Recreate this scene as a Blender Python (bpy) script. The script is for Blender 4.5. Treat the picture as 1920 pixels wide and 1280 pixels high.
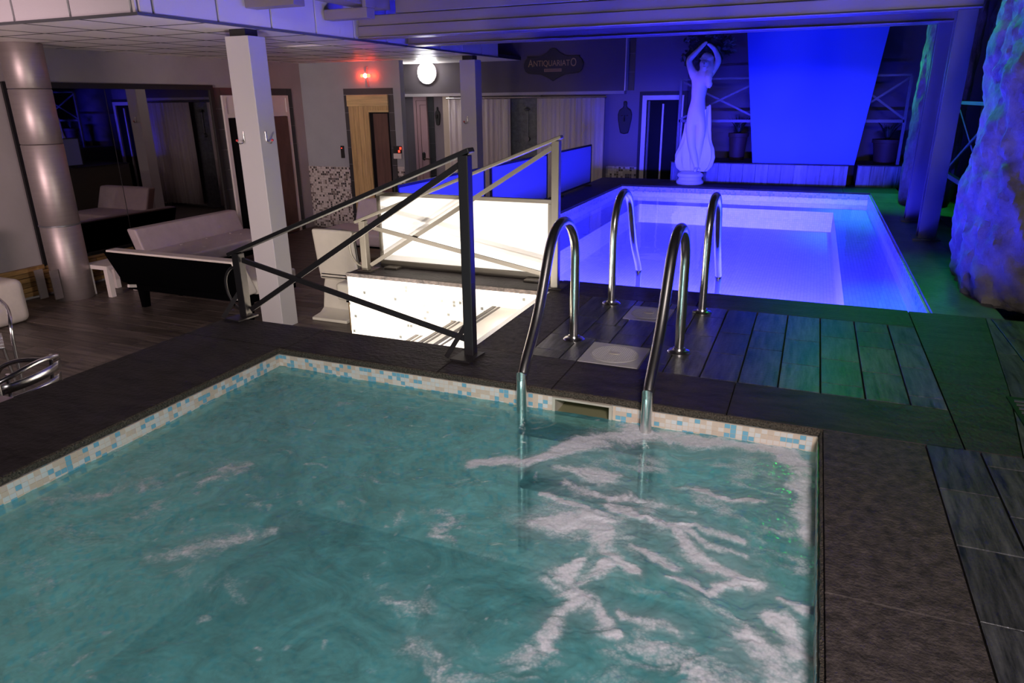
import bpy, bmesh, math, random
import numpy as np
from mathutils import Vector, Matrix
random.seed(7); rng = np.random.default_rng(11)
for o in list(bpy.data.objects): bpy.data.objects.remove(o)
SC = bpy.context.scene
COL = SC.collection
L = -0.9          # lounge floor level (the pool deck is z = 0)
ZC = 1.677        # lounge ceiling level
WL = -0.088       # water level of the whirlpool

# ------------------------------------------------------------------ camera
cd = bpy.data.cameras.new('camera'); cam = bpy.data.objects.new('camera', cd); COL.objects.link(cam)
cd.sensor_width = 36.0; cd.lens = 24.54; cd.clip_start = 0.05; cd.clip_end = 100
def _cam_axes(th=0.33319, ro=-0.01114, ya=-0.39783):
    F = Vector((math.sin(ya)*math.cos(th), math.cos(ya)*math.cos(th), -math.sin(th)))
    R = Vector((math.cos(ya), -math.sin(ya), 0)); U = R.cross(F)
    return R*math.cos(ro)+U*math.sin(ro), U*math.cos(ro)-R*math.sin(ro), F
_R, _U, _F = _cam_axes()
M = Matrix((( _R.x,_U.x,-_F.x,0),(_R.y,_U.y,-_F.y,0),(_R.z,_U.z,-_F.z,1.1),(0,0,0,1)))
cam.matrix_world = M
SC.camera = cam

# ------------------------------------------------------------------ world, lights, exposure
w = bpy.data.worlds.new('world'); SC.world = w; w.use_nodes = True
w.node_tree.nodes['Background'].inputs[0].default_value = (0.30, 0.24, 0.34, 1)
w.node_tree.nodes['Background'].inputs[1].default_value = 0.020
SC.view_settings.view_transform = 'Standard'; SC.view_settings.look = 'None'
SC.view_settings.exposure = 0.0; SC.view_settings.gamma = 1.0; SC.view_settings.use_curve_mapping = False

def area(name, loc, target, sx, sy, energy, color, spread=180):
    d = bpy.data.lights.new(name, 'AREA'); d.shape = 'RECTANGLE'; d.size = sx; d.size_y = sy
    d.energy = energy; d.color = color; d.spread = math.radians(spread)
    o = bpy.data.objects.new(name, d); COL.objects.link(o); o.location = loc
    o.rotation_euler = (Vector(target)-Vector(loc)).to_track_quat('-Z', 'Y').to_euler(); return o
def spot(name, loc, target, angle, energy, color, blend=0.5, radius=0.04):
    d = bpy.data.lights.new(name, 'SPOT'); d.energy = energy; d.color = color
    d.spot_size = math.radians(angle); d.spot_blend = blend; d.shadow_soft_size = radius
    o = bpy.data.objects.new(name, d); COL.objects.link(o); o.location = loc
    o.rotation_euler = (Vector(target)-Vector(loc)).to_track_quat('-Z', 'Y').to_euler(); return o
def point(name, loc, energy, color, radius=0.03):
    d = bpy.data.lights.new(name, 'POINT'); d.energy = energy; d.color = color; d.shadow_soft_size = radius
    o = bpy.data.objects.new(name, d); COL.objects.link(o); o.location = loc; return o

# lamps of the room behind the photographer and an added lounge fill (warm pinkish white)
area('lamp_behind_camera', (0.75, -1.3, 2.3), (-0.55, 2.1, -0.1), 0.6, 0.4, 36, (1.0, 0.89, 0.88), 96)
area('lamp_lounge_left', (-4.6, -0.9, 0.70), (-6.6, 5.4, 0.80), 1.4, 0.9, 31, (1.0, 0.73, 0.72), 58)
area('fill_lounge_far', (-5.2, 6.6, 1.66), (-5.0, 8.0, -0.9), 0.5, 0.5, 8, (1.0, 0.80, 0.79))  # added fill under the lounge ceiling, brightens the curtains; no fixture there
# underwater lamp of the blue pool, on its near wall; whirlpool lamp on its near wall
area('pool_lamp_blue', (-0.8, 4.22, -0.22), (-0.8, 8.2, -1.3), 2.6, 0.14, 1000, (0.034, 0.030, 1.0), 64)
area('whirlpool_lamp', (-0.8, 0.25, -0.40), (-0.9, 2.4, -0.6), 1.0, 0.3, 30, (0.80, 1.0, 0.97))
# added coloured spots without lamp bodies, standing in for the hall's coloured lighting
spot('standin_spot_blue', (-0.3, 7.8, 2.15), (-0.1, 10.1, 1.05), 58, 70, (0.012, 0.035, 1.0), 0.7)
spot('standin_spot_violet', (-2.3, 7.7, 1.9), (-1.5, 9.9, 0.95), 23, 170, (0.085, 0.030, 1.0), 0.6)
spot('standin_spot_green_near', (0.20, 6.2, 2.3), (1.15, 4.5, 0.2), 66, 120, (0.004, 1.0, 0.06), 1.0)
spot('standin_spot_green_far', (0.74, 9.75, 2.1), (1.0, 9.2, 0.3), 60, 160, (0.03, 1.0, 0.01), 0.8)
spot('standin_spot_green_rock', (0.42, 9.25, 1.35), (0.98, 8.75, 1.30), 100, 26, (0.03, 1.0, 0.01), 0.9)
spot('standin_spot_green_floor', (0.93, 6.25, 1.6), (0.93, 4.75, 0.0), 26, 30, (0.01, 1.0, 0.01), 1.0)
spot('standin_spot_azure', (-0.6, 5.6, 2.5), (2.2, 7.6, 0.8), 60, 36, (0.01, 0.06, 1.0), 0.7)

# ------------------------------------------------------------------ helpers
def tag(o, label=None, cat=None, group=None, kind=None):
    if label: o['label'] = label
    if cat: o['category'] = cat
    if group: o['group'] = group
    if kind: o['kind'] = kind
    return o
def thing(name, label, cat, loc=(0,0,0), group=None, kind=None):
    o = bpy.data.objects.new(name, None); COL.objects.link(o); o.location = loc
    o.empty_display_size = 0.1
    return tag(o, label, cat, group, kind)
def wloc(o):
    v = Vector(o.location)
    while o.parent: o = o.parent; v += Vector(o.location)
    return v
def link(name, me, loc, mat=None, parent=None):
    o = bpy.data.objects.new(name, me); COL.objects.link(o)
    if mat is not None and not me.materials: me.materials.append(mat)
    v = Vector(loc)
    if parent is not None:
        v -= wloc(parent); o.parent = parent
    o.location = v
    return o
def obj(name, bm, mat, parent=None, smooth=False, bevel=0, label=None):
    """bm is built in world coordinates; the origin is moved to its base"""
    vs = [v.co for v in bm.verts]
    mn = Vector((min(v.x for v in vs), min(v.y for v in vs), min(v.z for v in vs)))
    mx = Vector((max(v.x for v in vs), max(v.y for v in vs), max(v.z for v in vs)))
    c = Vector(((mn.x+mx.x)/2, (mn.y+mx.y)/2, mn.z))
    for v in bm.verts: v.co -= c
    me = bpy.data.meshes.new(name); bm.to_mesh(me); bm.free()
    if smooth:
        me.shade_smooth()
        try: me.set_sharp_from_angle(angle=math.radians(40))
        except Exception: pass
    o = link(name, me, c, mat, parent)
    if bevel:
        m = o.modifiers.new('bevel', 'BEVEL'); m.width = bevel; m.segments = 2; m.limit_method = 'ANGLE'; m.angle_limit = math.radians(40)
    if label: o['label'] = label
    return o
def struct(name, bm, mat, parent=None, **k):
    o = obj(name, bm, mat, parent, **k)
    if parent is None: o['kind'] = 'structure'
    return o
def B(): return bmesh.new()
def add_box(bm, x0, x1, y0, y1, z0, z1, rot=None):
    v = [bm.verts.new(p) for p in ((x0,y0,z0),(x1,y0,z0),(x1,y1,z0),(x0,y1,z0),(x0,y0,z1),(x1,y0,z1),(x1,y1,z1),(x0,y1,z1))]
    for f in ((3,2,1,0),(4,5,6,7),(0,1,5,4),(1,2,6,5),(2,3,7,6),(3,0,4,7)): bm.faces.new([v[i] for i in f])
    if rot: bmesh.ops.transform(bm, matrix=rot, verts=v)
    return bm
def box(x0, x1, y0, y1, z0, z1): return add_box(B(), x0, x1, y0, y1, z0, z1)
def add_bar(bm, a, b, w, h, up=(0,0,1)):
    """rectangular bar from a to b"""
    a = Vector(a); b = Vector(b); d = (b-a).normalized(); u = Vector(up)
    s = d.cross(u)
    if s.length < 1e-4: s = d.cross(Vector((0,1,0)))
    s.normalize(); u = s.cross(d).normalized()
    vs = []
    for p in (a, b):
        for (i, j) in ((-1,-1),(1,-1),(1,1),(-1,1)): vs.append(bm.verts.new(p+s*(i*w/2)+u*(j*h/2)))
    for f in ((3,2,1,0),(4,5,6,7),(0,1,5,4),(1,2,6,5),(2,3,7,6),(3,0,4,7)): bm.faces.new([vs[i] for i in f])
    return bm
def bar(a, b, w, h, up=(0,0,1)): return add_bar(B(), a, b, w, h, up)
def add_tube(bm, pts, r, seg=12, cap=True):
    pts = [Vector(p) for p in pts]; n = len(pts); rs = r if hasattr(r, '__len__') else [r]*n
    rings = []; ref = None
    for i, p in enumerate(pts):
        d = ((pts[min(i+1,n-1)]-p).normalized()+(p-pts[max(i-1,0)]).normalized())
        d.normalize()
        if ref is None:
            ref = d.orthogonal().normalized()
        ref = (ref-d*ref.dot(d)).normalized(); s = d.cross(ref)
        rings.append([bm.verts.new(p+(ref*math.cos(t)+s*math.sin(t))*rs[i]) for t in [2*math.pi*k/seg for k in range(seg)]])
    for a, b in zip(rings, rings[1:]):
        for k in range(seg): bm.faces.new((a[k], a[(k+1)%seg], b[(k+1)%seg], b[k]))
    if cap:
        bm.faces.new(list(reversed(rings[0]))); bm.faces.new(rings[-1])
    return bm
def tube(pts, r, seg=12, cap=True): return add_tube(B(), pts, r, seg, cap)
def smooth_path(pts, n=6):
    """Catmull-Rom through the points"""
    P = [Vector(p) for p in pts]; P = [P[0]*2-P[1]]+P+[P[-1]*2-P[-2]]; out = []
    for i in range(1, len(P)-2):
        for k in range(n):
            t = k/n; a, b, c, d = P[i-1], P[i], P[i+1], P[i+2]
            out.append(0.5*((2*b)+(c-a)*t+(2*a-5*b+4*c-d)*t*t+(3*b-a-3*c+d)*t**3))
    out.append(P[-2]); return out
def lathe(prof, cx, cy, seg=24):
    bm = B(); rings = []
    for r, z in prof: rings.append([bm.verts.new((cx+r*math.cos(2*math.pi*k/seg), cy+r*math.sin(2*math.pi*k/seg), z)) for k in range(seg)])
    for a, b in zip(rings, rings[1:]):
        for k in range(seg): bm.faces.new((a[k], a[(k+1)%seg], b[(k+1)%seg], b[k]))
    bm.faces.new(list(reversed(rings[0]))); bm.faces.new(rings[-1]); return bm
def prism(poly, axis, a0, a1, bm=None):
    """extrude a 2-D polygon; axis 'x': poly=(y,z), 'y': poly=(x,z), 'z': poly=(x,y)"""
    bm = bm or B()
    def P(p, a): return {'x': (a, p[0], p[1]), 'y': (p[0], a, p[1]), 'z': (p[0], p[1], a)}[axis]
    A = [bm.verts.new(P(p, a0)) for p in poly]; C = [bm.verts.new(P(p, a1)) for p in poly]; n = len(poly)
    bm.faces.new(A); bm.faces.new(list(reversed(C)))
    for i in range(n): bm.faces.new((A[i], C[i], C[(i+1)%n], A[(i+1)%n]))
    bmesh.ops.recalc_face_normals(bm, faces=bm.faces); return bm
def cushion(x0, x1, y0, y1, z0, z1, r=0.03, seg=3, puff=0.0, rot=None):
    bm = box(x0, x1, y0, y1, z0, z1)
    bmesh.ops.subdivide_edges(bm, edges=bm.edges, cuts=3, use_grid_fill=True)
    c = Vector(((x0+x1)/2, (y0+y1)/2, (z0+z1)/2)); h = Vector(((x1-x0)/2, (y1-y0)/2, (z1-z0)/2))
    if puff:
        for v in bm.verts:
            q = v.co-c; e = [abs(q[i])/h[i] for i in range(3)]
            if e[2] > 0.99: v.co.z += math.copysign(puff*(1-e[0]**2)*(1-e[1]**2), q.z)
    es = [e for e in bm.edges if e.calc_length() > 0 and len(e.link_faces) == 2 and e.calc_face_angle(0) > 0.9]
    bmesh.ops.bevel(bm, geom=es, offset=r, segments=seg, affect='EDGES', profile=0.6)
    if rot: bmesh.ops.transform(bm, matrix=rot, verts=bm.verts)
    return bm
def rot_about(p, axis, ang):
    return Matrix.Translation(Vector(p)) @ Matrix.Rotation(ang, 4, axis) @ Matrix.Translation(-Vector(p))

# ------------------------------------------------------------------ materials
MATS = {}
def mat(name, col, rough=0.5, metal=0.0, spec=0.5, emit=None, es=0.0, var=0.0, vscale=(6,6,6), bump=0.0, bscale=40.0, col2=None, objvar=0.0, trans=0.0, coat=0.0, detail=5.0):
    m = bpy.data.materials.new(name); m.use_nodes = True; nt = m.node_tree; n = nt.nodes; bs = n['Principled BSDF']
    bs.inputs['Base Color'].default_value = (*col, 1); bs.inputs['Roughness'].default_value = rough
    bs.inputs['Metallic'].default_value = metal; bs.inputs['Specular IOR Level'].default_value = spec
    bs.inputs['Coat Weight'].default_value = coat
    if trans: bs.inputs['Transmission Weight'].default_value = trans
    if emit: bs.inputs['Emission Color'].default_value = (*emit, 1); bs.inputs['Emission Strength'].default_value = es
    if var or bump or objvar:
        geo = n.new('ShaderNodeNewGeometry'); mp = n.new('ShaderNodeMapping'); mp.inputs['Scale'].default_value = vscale
        nt.links.new(geo.outputs['Position'], mp.inputs[0])
        last = None
        if var or col2:
            nz = n.new('ShaderNodeTexNoise'); nz.inputs['Scale'].default_value = 1.0; nz.inputs['Detail'].default_value = detail; nz.inputs['Roughness'].default_value = 0.65
            if objvar:
                oi = n.new('ShaderNodeObjectInfo'); ad = n.new('ShaderNodeVectorMath'); ad.operation = 'ADD'
                sc = n.new('ShaderNodeVectorMath'); sc.operation = 'SCALE'; sc.inputs['Scale'].default_value = 37.0
                cb = n.new('ShaderNodeCombineXYZ')
                for i in range(3): nt.links.new(oi.outputs['Random'], cb.inputs[i])
                nt.links.new(cb.outputs[0], sc.inputs[0]); nt.links.new(mp.outputs[0], ad.inputs[0]); nt.links.new(sc.outputs[0], ad.inputs[1]); nt.links.new(ad.outputs[0], nz.inputs['Vector'])
            else: nt.links.new(mp.outputs[0], nz.inputs['Vector'])
            rp = n.new('ShaderNodeValToRGB'); c2 = col2 or tuple(min(1, c*(1+var)) for c in col)
            c1 = tuple(c*(1-var) for c in col)
            rp.color_ramp.elements[0].position = 0.32; rp.color_ramp.elements[1].position = 0.68
            rp.color_ramp.elements[0].color = (*c1, 1); rp.color_ramp.elements[1].color = (*c2, 1)
            nt.links.new(nz.outputs['Fac'], rp.inputs[0]); last = rp.outputs[0]
            if objvar:
                hs = n.new('ShaderNodeHueSaturation'); mr = n.new('ShaderNodeMapRange'); mr.inputs[3].default_value = 1-objvar; mr.inputs[4].default_value = 1+objvar
                nt.links.new(oi.outputs['Random'], mr.inputs[0]); nt.links.new(mr.outputs[0], hs.inputs['Value']); nt.links.new(last, hs.inputs['Color']); last = hs.outputs[0]
            nt.links.new(last, bs.inputs['Base Color'])
        if bump:
            nb = n.new('ShaderNodeTexNoise'); nb.inputs['Scale'].default_value = bscale; nb.inputs['Detail'].default_value = 4
            nt.links.new(geo.outputs['Position'], nb.inputs['Vector'])
            bp = n.new('ShaderNodeBump'); bp.inputs['Strength'].default_value = bump; bp.inputs['Distance'].default_value = 0.01
            nt.links.new(nb.outputs['Fac'], bp.inputs['Height']); nt.links.new(bp.outputs[0], bs.inputs['Normal'])
    MATS[name] = m; return m
def mosaic(name, pitch, stops, grout, gw=0.12, rough=0.25, off=(0.37,0.37,0.37)):
    """tiny glass mosaic: a random colour for each tile of a grid, with grout"""
    m = bpy.data.materials.new(name); m.use_nodes = True; nt = m.node_tree; n = nt.nodes; bs = n['Principled BSDF']
    geo = n.new('ShaderNodeNewGeometry'); sc = n.new('ShaderNodeVectorMath'); sc.operation = 'MULTIPLY_ADD'
    sc.inputs[1].default_value = (1/pitch,)*3; sc.inputs[2].default_value = off
    nt.links.new(geo.outputs['Position'], sc.inputs[0])
    fl = n.new('ShaderNodeVectorMath'); fl.operation = 'FLOOR'; nt.links.new(sc.outputs[0], fl.inputs[0])
    wn = n.new('ShaderNodeTexWhiteNoise'); nt.links.new(fl.outputs[0], wn.inputs['Vector'])
    rp = n.new('ShaderNodeValToRGB'); rp.color_ramp.interpolation = 'CONSTANT'
    el = rp.color_ramp.elements; el[0].position = 0; el[0].color = (*stops[0][1], 1); el[1].position = stops[1][0]; el[1].color = (*stops[1][1], 1)
    for p, c in stops[2:]: e = el.new(p); e.color = (*c, 1)
    nt.links.new(wn.outputs['Value'], rp.inputs[0])
    fr = n.new('ShaderNodeVectorMath'); fr.operation = 'FRACTION'; nt.links.new(sc.outputs[0], fr.inputs[0])
    sp = n.new('ShaderNodeSeparateXYZ'); nt.links.new(fr.outputs[0], sp.inputs[0])
    # grout where any in-plane coordinate is near a joint; the coordinate along the normal is masked out
    nr = n.new('ShaderNodeSeparateXYZ'); nt.links.new(geo.outputs['True Normal'], nr.inputs[0]); acc = None
    for i in range(3):
        lt = n.new('ShaderNodeMath'); lt.operation = 'LESS_THAN'; lt.inputs[1].default_value = gw; nt.links.new(sp.outputs[i], lt.inputs[0])
        ab = n.new('ShaderNodeMath'); ab.operation = 'ABSOLUTE'; nt.links.new(nr.outputs[i], ab.inputs[0])
        l2 = n.new('ShaderNodeMath'); l2.operation = 'LESS_THAN'; l2.inputs[1].default_value = 0.6; nt.links.new(ab.outputs[0], l2.inputs[0])
        mu = n.new('ShaderNodeMath'); mu.operation = 'MULTIPLY'; nt.links.new(lt.outputs[0], mu.inputs[0]); nt.links.new(l2.outputs[0], mu.inputs[1])
        if acc is None: acc = mu
        else:
            mx = n.new('ShaderNodeMath'); mx.operation = 'MAXIMUM'; nt.links.new(acc.outputs[0], mx.inputs[0]); nt.links.new(mu.outputs[0], mx.inputs[1]); acc = mx
    mi = n.new('ShaderNodeMix'); mi.data_type = 'RGBA'; mi.inputs['B'].default_value = (*grout, 1)
    nt.links.new(acc.outputs[0], mi.inputs['Factor']); nt.links.new(rp.outputs[0], mi.inputs['A']); nt.links.new(mi.outputs['Result'], bs.inputs['Base Color'])
    bs.inputs['Roughness'].default_value = rough
    MATS[name] = m; return m

m_slate = mat('dark_slate', (0.032,0.024,0.0245), 0.6, spec=0.4, var=0.5, vscale=(5,16,5), bump=0.6, bscale=45, col2=(0.056,0.044,0.045), detail=8)
m_slate_edge = mat('rough_slate_edge', (0.020,0.016,0.013), 0.75, var=0.9, vscale=(190,190,190), bump=0.9, bscale=160, col2=(0.16,0.125,0.09))
m_rough = mat('rough_brown_stone', (0.060,0.047,0.043), 0.7, var=0.65, vscale=(28,28,28), bump=0.6, bscale=120)
m_deck_tile = mat('weathered_board_tile', (0.026,0.030,0.040), 0.36, var=0.6, vscale=(46,5,5), objvar=0.35, bump=0.15, bscale=70, col2=(0.125,0.125,0.13), detail=9)
m_deck_tile_x = mat('weathered_board_tile_cross', (0.050,0.048,0.050), 0.38, var=0.6, vscale=(5,38,5), objvar=0.28, bump=0.15, bscale=70, col2=(0.11,0.105,0.11))
m_ledge_tile = mat('weathered_board_tile_upright', (0.02,0.024,0.036), 0.4, var=0.9, vscale=(30,5,2.5), objvar=0.45, col2=(0.15,0.16,0.20), detail=7)
m_plank = mat('dark_wood_plank', (0.060,0.046,0.041), 0.42, var=0.5, vscale=(2.2,34,5), objvar=0.3, bump=0.12, bscale=60, col2=(0.16,0.125,0.11))
m_grout = mat('grout', (0.085,0.072,0.055), 0.9)
m_grout_dark = mat('dark_joint', (0.012,0.011,0.011), 0.9)
m_wall = mat('grey_wall_paint', (0.33,0.30,0.31), 0.75, var=0.06, vscale=(2,2,2))
m_wall_blue = mat('blue_grey_wall_paint', (0.30,0.31,0.34), 0.7, var=0.06, vscale=(2,2,2))
m_wall_lilac = mat('lilac_wall_paint', (0.17,0.145,0.165), 0.7)
m_wall_dark = mat('dark_mauve_wall_paint', (0.075,0.062,0.072), 0.7)
m_black_tile = mat('black_wall_tile', (0.030,0.030,0.034), 0.35)
m_ceil = mat('ceiling_panel', (0.80,0.74,0.72), 0.45, var=0.04, vscale=(3,3,3), objvar=0.04)
m_fascia = mat('white_stippled_panel', (0.66,0.60,0.66), 0.6, bump=0.25, bscale=220)
m_white_col = mat('white_column_paint', (0.44,0.41,0.43), 0.55)
m_joint_metal = mat('grey_joint_strip', (0.16,0.16,0.18), 0.4, metal=0.5)
m_beam = mat('pale_metal_cladding', (0.22,0.18,0.17), 0.4, metal=0.15)
m_steel_col = mat('painted_steel', (0.085,0.085,0.10), 0.5)
m_rail = mat('bronze_grey_metal', (0.035,0.030,0.033), 0.45, metal=0.1)
m_rail_warm = mat('beige_grey_lit_metal', (0.115,0.098,0.078), 0.5, metal=0.1)  # beige frame metal; for the railing, warm stair light put into the colour
m_chrome = mat('polished_stainless', (0.80,0.77,0.73), 0.24, metal=1.0, var=0.05, vscale=(90,90,4))
m_alu = mat('polished_aluminium', (0.78,0.78,0.80), 0.25, metal=1.0)
m_gold = mat('gold_lettering', (0.30,0.18,0.065), 0.5)
m_black = mat('matt_black', (0.008,0.008,0.009), 0.6)
m_black_gloss = mat('black_glass', (0.006,0.006,0.008), 0.4, spec=0.06)
m_leather = mat('cream_leather', (0.60,0.54,0.50), 0.45, var=0.05, vscale=(8,8,8), bump=0.1, bscale=30)
m_leather_warm = mat('pale_cream_leather', (0.62,0.57,0.49), 0.45, var=0.05, vscale=(7,7,7), bump=0.1, bscale=26)
m_mauve = mat('mauve_leather', (0.42,0.36,0.38), 0.5, var=0.06, vscale=(9,9,9), bump=0.12, bscale=24)
m_black_cloth = mat('black_felt', (0.002,0.002,0.0025), 1.0, spec=0.0)
m_white_lacq = mat('white_lacquer', (0.66,0.60,0.58), 0.35)
m_wood_slat = mat('honey_wood_slat', (0.34,0.20,0.075), 0.5, var=0.4, vscale=(5,3,30), objvar=0.3)
m_pine = mat('pine_board', (0.50,0.34,0.15), 0.5, var=0.28, vscale=(40,4,2.5), objvar=0.12)
m_pine_x = mat('pine_board_cross', (0.56,0.42,0.20), 0.5, var=0.25, vscale=(2.5,4,40))
m_brown = mat('dark_reddish_wood', (0.10,0.05,0.04), 0.5, var=0.3, vscale=(30,4,2))
m_pinkdoor = mat('pink_door_paint', (0.55,0.34,0.36), 0.5)
m_beige = mat('beige_post_paint', (0.45,0.38,0.30), 0.6)
m_curtain = mat('white_curtain_cloth', (0.56,0.50,0.50), 0.8, var=0.05, vscale=(12,3,1))
m_shower = mat('blue_grey_stone', (0.11,0.12,0.135), 0.5, var=0.35, vscale=(14,14,14))
m_marble = mat('white_marble', (0.74,0.70,0.74), 0.5, bump=0.05, bscale=40)
m_leaf = mat('dark_leaf', (0.010,0.020,0.010), 0.5)
m_screen = mat('white_acrylic_sheet', (0.80,0.77,0.74), 0.45)
m_screen_blue = mat('blue_lit_acrylic', (0.30,0.34,0.80), 0.35)  # white acrylic with the blue pool light put into its colour
m_panel_blue = mat('blue_lit_board', (0.06,0.13,0.72), 0.6)  # blue light falling on the board put into its colour
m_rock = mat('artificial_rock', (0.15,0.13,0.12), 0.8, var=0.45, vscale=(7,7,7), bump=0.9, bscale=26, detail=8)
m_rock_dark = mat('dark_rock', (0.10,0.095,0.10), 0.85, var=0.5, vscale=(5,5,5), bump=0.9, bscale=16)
m_flag = mat('slate_flagstone', (0.085,0.09,0.085), 0.4, var=0.5, vscale=(5,3,4), bump=0.3, bscale=30)
m_terra = mat('terracotta_pot', (0.035,0.014,0.011), 0.7)
m_plastic = mat('cream_plastic', (0.62,0.56,0.46), 0.4)
m_plastic_grey = mat('grey_white_plastic', (0.52,0.49,0.49), 0.45)
m_plastic_dim = mat('violet_lit_grey_plastic', (0.42,0.40,0.46), 0.45)  # dimmer copy of the lid plastic, violet light put into the colour
m_duct = mat('brushed_steel_duct', (0.36,0.31,0.31), 0.46, metal=0.75, var=0.06, vscale=(3,3,30))
m_mirror = mat('smoked_mirror', (0.34,0.30,0.30), 0.015, metal=1.0)
m_tilew = mat('white_glass_tile', (0.82,0.74,0.68), 0.22); m_tileb = mat('blue_glass_tile', (0.22,0.50,0.66), 0.18)
m_tilec = mat('beige_glass_tile', (0.74,0.59,0.48), 0.22); m_tilep = mat('pearl_glass_tile', (0.76,0.77,0.77), 0.2)
m_tilegrout = mat('cream_grout', (0.76,0.60,0.46), 0.8)
m_pooltile = mosaic('pool_mosaic_white', 0.025, [(0,(0.72,0.72,0.78)),(0.4,(0.66,0.68,0.76)),(0.8,(0.76,0.74,0.78))], (0.50,0.50,0.58), 0.10)
m_poolband = mosaic('pool_mosaic_band', 0.022, [(0,(0.62,0.58,0.66)),(0.55,(0.34,0.42,0.58)),(0.8,(0.70,0.64,0.66))], (0.50,0.46,0.5), 0.12)
m_whirltile = mosaic('whirlpool_mosaic', 0.0215, [(0,(0.50,0.52,0.50)),(0.6,(0.28,0.45,0.50)),(0.8,(0.50,0.46,0.42))], (0.45,0.42,0.38), 0.12)
m_wainscot = mosaic('black_white_mosaic', 0.035, [(0,(0.55,0.50,0.48)),(0.5,(0.06,0.055,0.055)),(0.68,(0.40,0.36,0.34)),(0.85,(0.16,0.13,0.12))], (0.40,0.36,0.34), 0.14)
m_stairwall = mosaic('white_stair_mosaic', 0.022, [(0,(0.80,0.76,0.70)),(0.90,(0.10,0.10,0.09)),(0.93,(0.55,0.48,0.36)),(0.96,(0.72,0.66,0.56))], (0.74,0.68,0.6), 0.12)
def emis(name, col, s):
    m = bpy.data.materials.new(name); m.use_nodes = True; nt = m.node_tree; nt.nodes.clear()
    e = nt.nodes.new('ShaderNodeEmission'); o = nt.nodes.new('ShaderNodeOutputMaterial'); e.inputs[0].default_value = (*col, 1); e.inputs[1].default_value = s
    nt.links.new(e.outputs[0], o.inputs[0]); return m
m_glow_white = emis('lamp_white_glow', (1.0,0.97,0.95), 60)
m_glow_red = emis('lamp_red_glow', (1.0,0.05,0.02), 14)
m_glow_redpale = emis('lamp_red_core', (1.0,0.35,0.28), 9)
m_led_red = emis('red_led', (1.0,0.04,0.02), 4)
m_glow_warm = emis('step_lamp_glow', (1.0,0.88,0.66), 60)
m_red = mat('red_plastic', (0.45,0.02,0.02), 0.35)
m_led_yellow = emis('yellow_led', (1.0,0.7,0.1), 5)
# ================================================================== STRUCTURE
_cache = {}
def tilebox(name, x0, x1, y0, y1, z0, z1, m, parent, bev=0.0015):
    """a box piece that shares mesh data with pieces of the same size"""
    key = (round(x1-x0,3), round(y1-y0,3), round(z1-z0,3), m.name, bev)
    if key not in _cache:
        a, b, c = key[0]/2, key[1]/2, key[2]
        bm = box(-a, a, -b, b, 0, c)
        if bev:
            top = [e for e in bm.edges if all(v.co.z > c-1e-6 for v in e.verts)]
            bmesh.ops.bevel(bm, geom=top, offset=bev, segments=1, affect='EDGES')
        me = bpy.data.meshes.new(name); bm.to_mesh(me); bm.free(); me.materials.append(m); _cache[key] = me
    return link(name, _cache[key], ((x0+x1)/2, (y0+y1)/2, z0), None, parent)

# ---- raised pool deck (solid blocks around the two basins and the stair well)
PX0, PX1, PY0, PY1 = -2.245, 0.155, 0.20, 2.46      # whirlpool
QX0, QX1, QY0, QY1 = -2.355, 0.70, 4.155, 9.49      # blue pool
SX0, SX1, SY0, SY1 = -2.81, -1.38, 2.765, 3.87      # stair well
bm = B(); zt = -0.022
for (x0,x1,y0,y1,z0,z1) in ((-2.81,PX0,-1.2,SY0,L,zt),(PX0,-0.862,PY1,SY0,L,zt),(-0.592,PX1,PY1,SY0,L,zt),(-0.862,-0.592,PY1,SY0,L,-0.21),(-0.862,-0.592,PY1+0.19,SY0,-0.21,zt),
    (PX1,2.6,-1.2,SY0,L,zt),(PX0,PX1,-1.2,PY0,L,zt),(SX1,2.6,SY0,QY0,L,zt),(SX0,SX1,SY1,QY0,L,zt),(-2.81,QX0,QY0,10.28,L,zt),(QX1,1.02,QY0,10.28,L,zt),(1.02,2.6,QY0,10.28,L,-0.16),(QX0,QX1,QY1,10.28,L,zt)):
    add_box(bm, x0,x1,y0,y1,z0,z1)
deck = struct('floor_deck', bm, m_grout); tag(deck, 'raised pool deck of dark stone around the two pools', None)
G = 0.002
def slab(x0,x1,y0,y1,m=m_slate, z1=0.0): return tilebox('coping_slab', x0+G, x1-G, y0+G, y1-G, zt, z1, m, deck)
ov = 0.010
for a, b in ((-1.2,0.55),(0.55,2.46)): slab(-2.83, PX0+ov, a, b)
slab(-2.83,-2.2,PY1,SY0); slab(-2.2,-1.38,PY1-ov,SY0); slab(-1.38,-0.86,PY1-ov,2.79); slab(-0.86,-0.18,PY1-ov,2.79); slab(-0.18,0.576,PY1-ov,2.79)
slab(PX1-ov,0.46,-1.2,0.45,m_rough); slab(PX1-ov,0.46,0.45,1.53,m_rough); slab(PX1-ov,0.46,1.53,2.46-ov,m_rough)
slab(PX0+ov,PX1-ov,-1.2,PY0+ov)
slab(-1.385,-0.5,3.85,QY0+ov); slab(-0.5,0.576,3.85,QY0+ov)
slab(-1.385,-1.10,2.79,3.33,m_rough); slab(-1.385,-1.10,3.33,3.85,m_rough)
slab(-2.83,-1.385,SY1,QY0)
for a, b in ((4.155,5.5),(5.5,6.85),(6.85,8.2),(8.2,9.49)): slab(-2.83,QX0+ov,a,b)
for a, b in ((4.155,5.35),(5.35,6.3),(6.3,7.5),(7.5,8.6),(8.6,9.49)): slab(QX1-ov,1.02,a,b,m_flag)
for a, b in ((-2.83,-1.9),(-1.9,-0.7),(-0.7,0.4),(0.4,1.02)): slab(a,b,QY1-ov,10.29)
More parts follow.
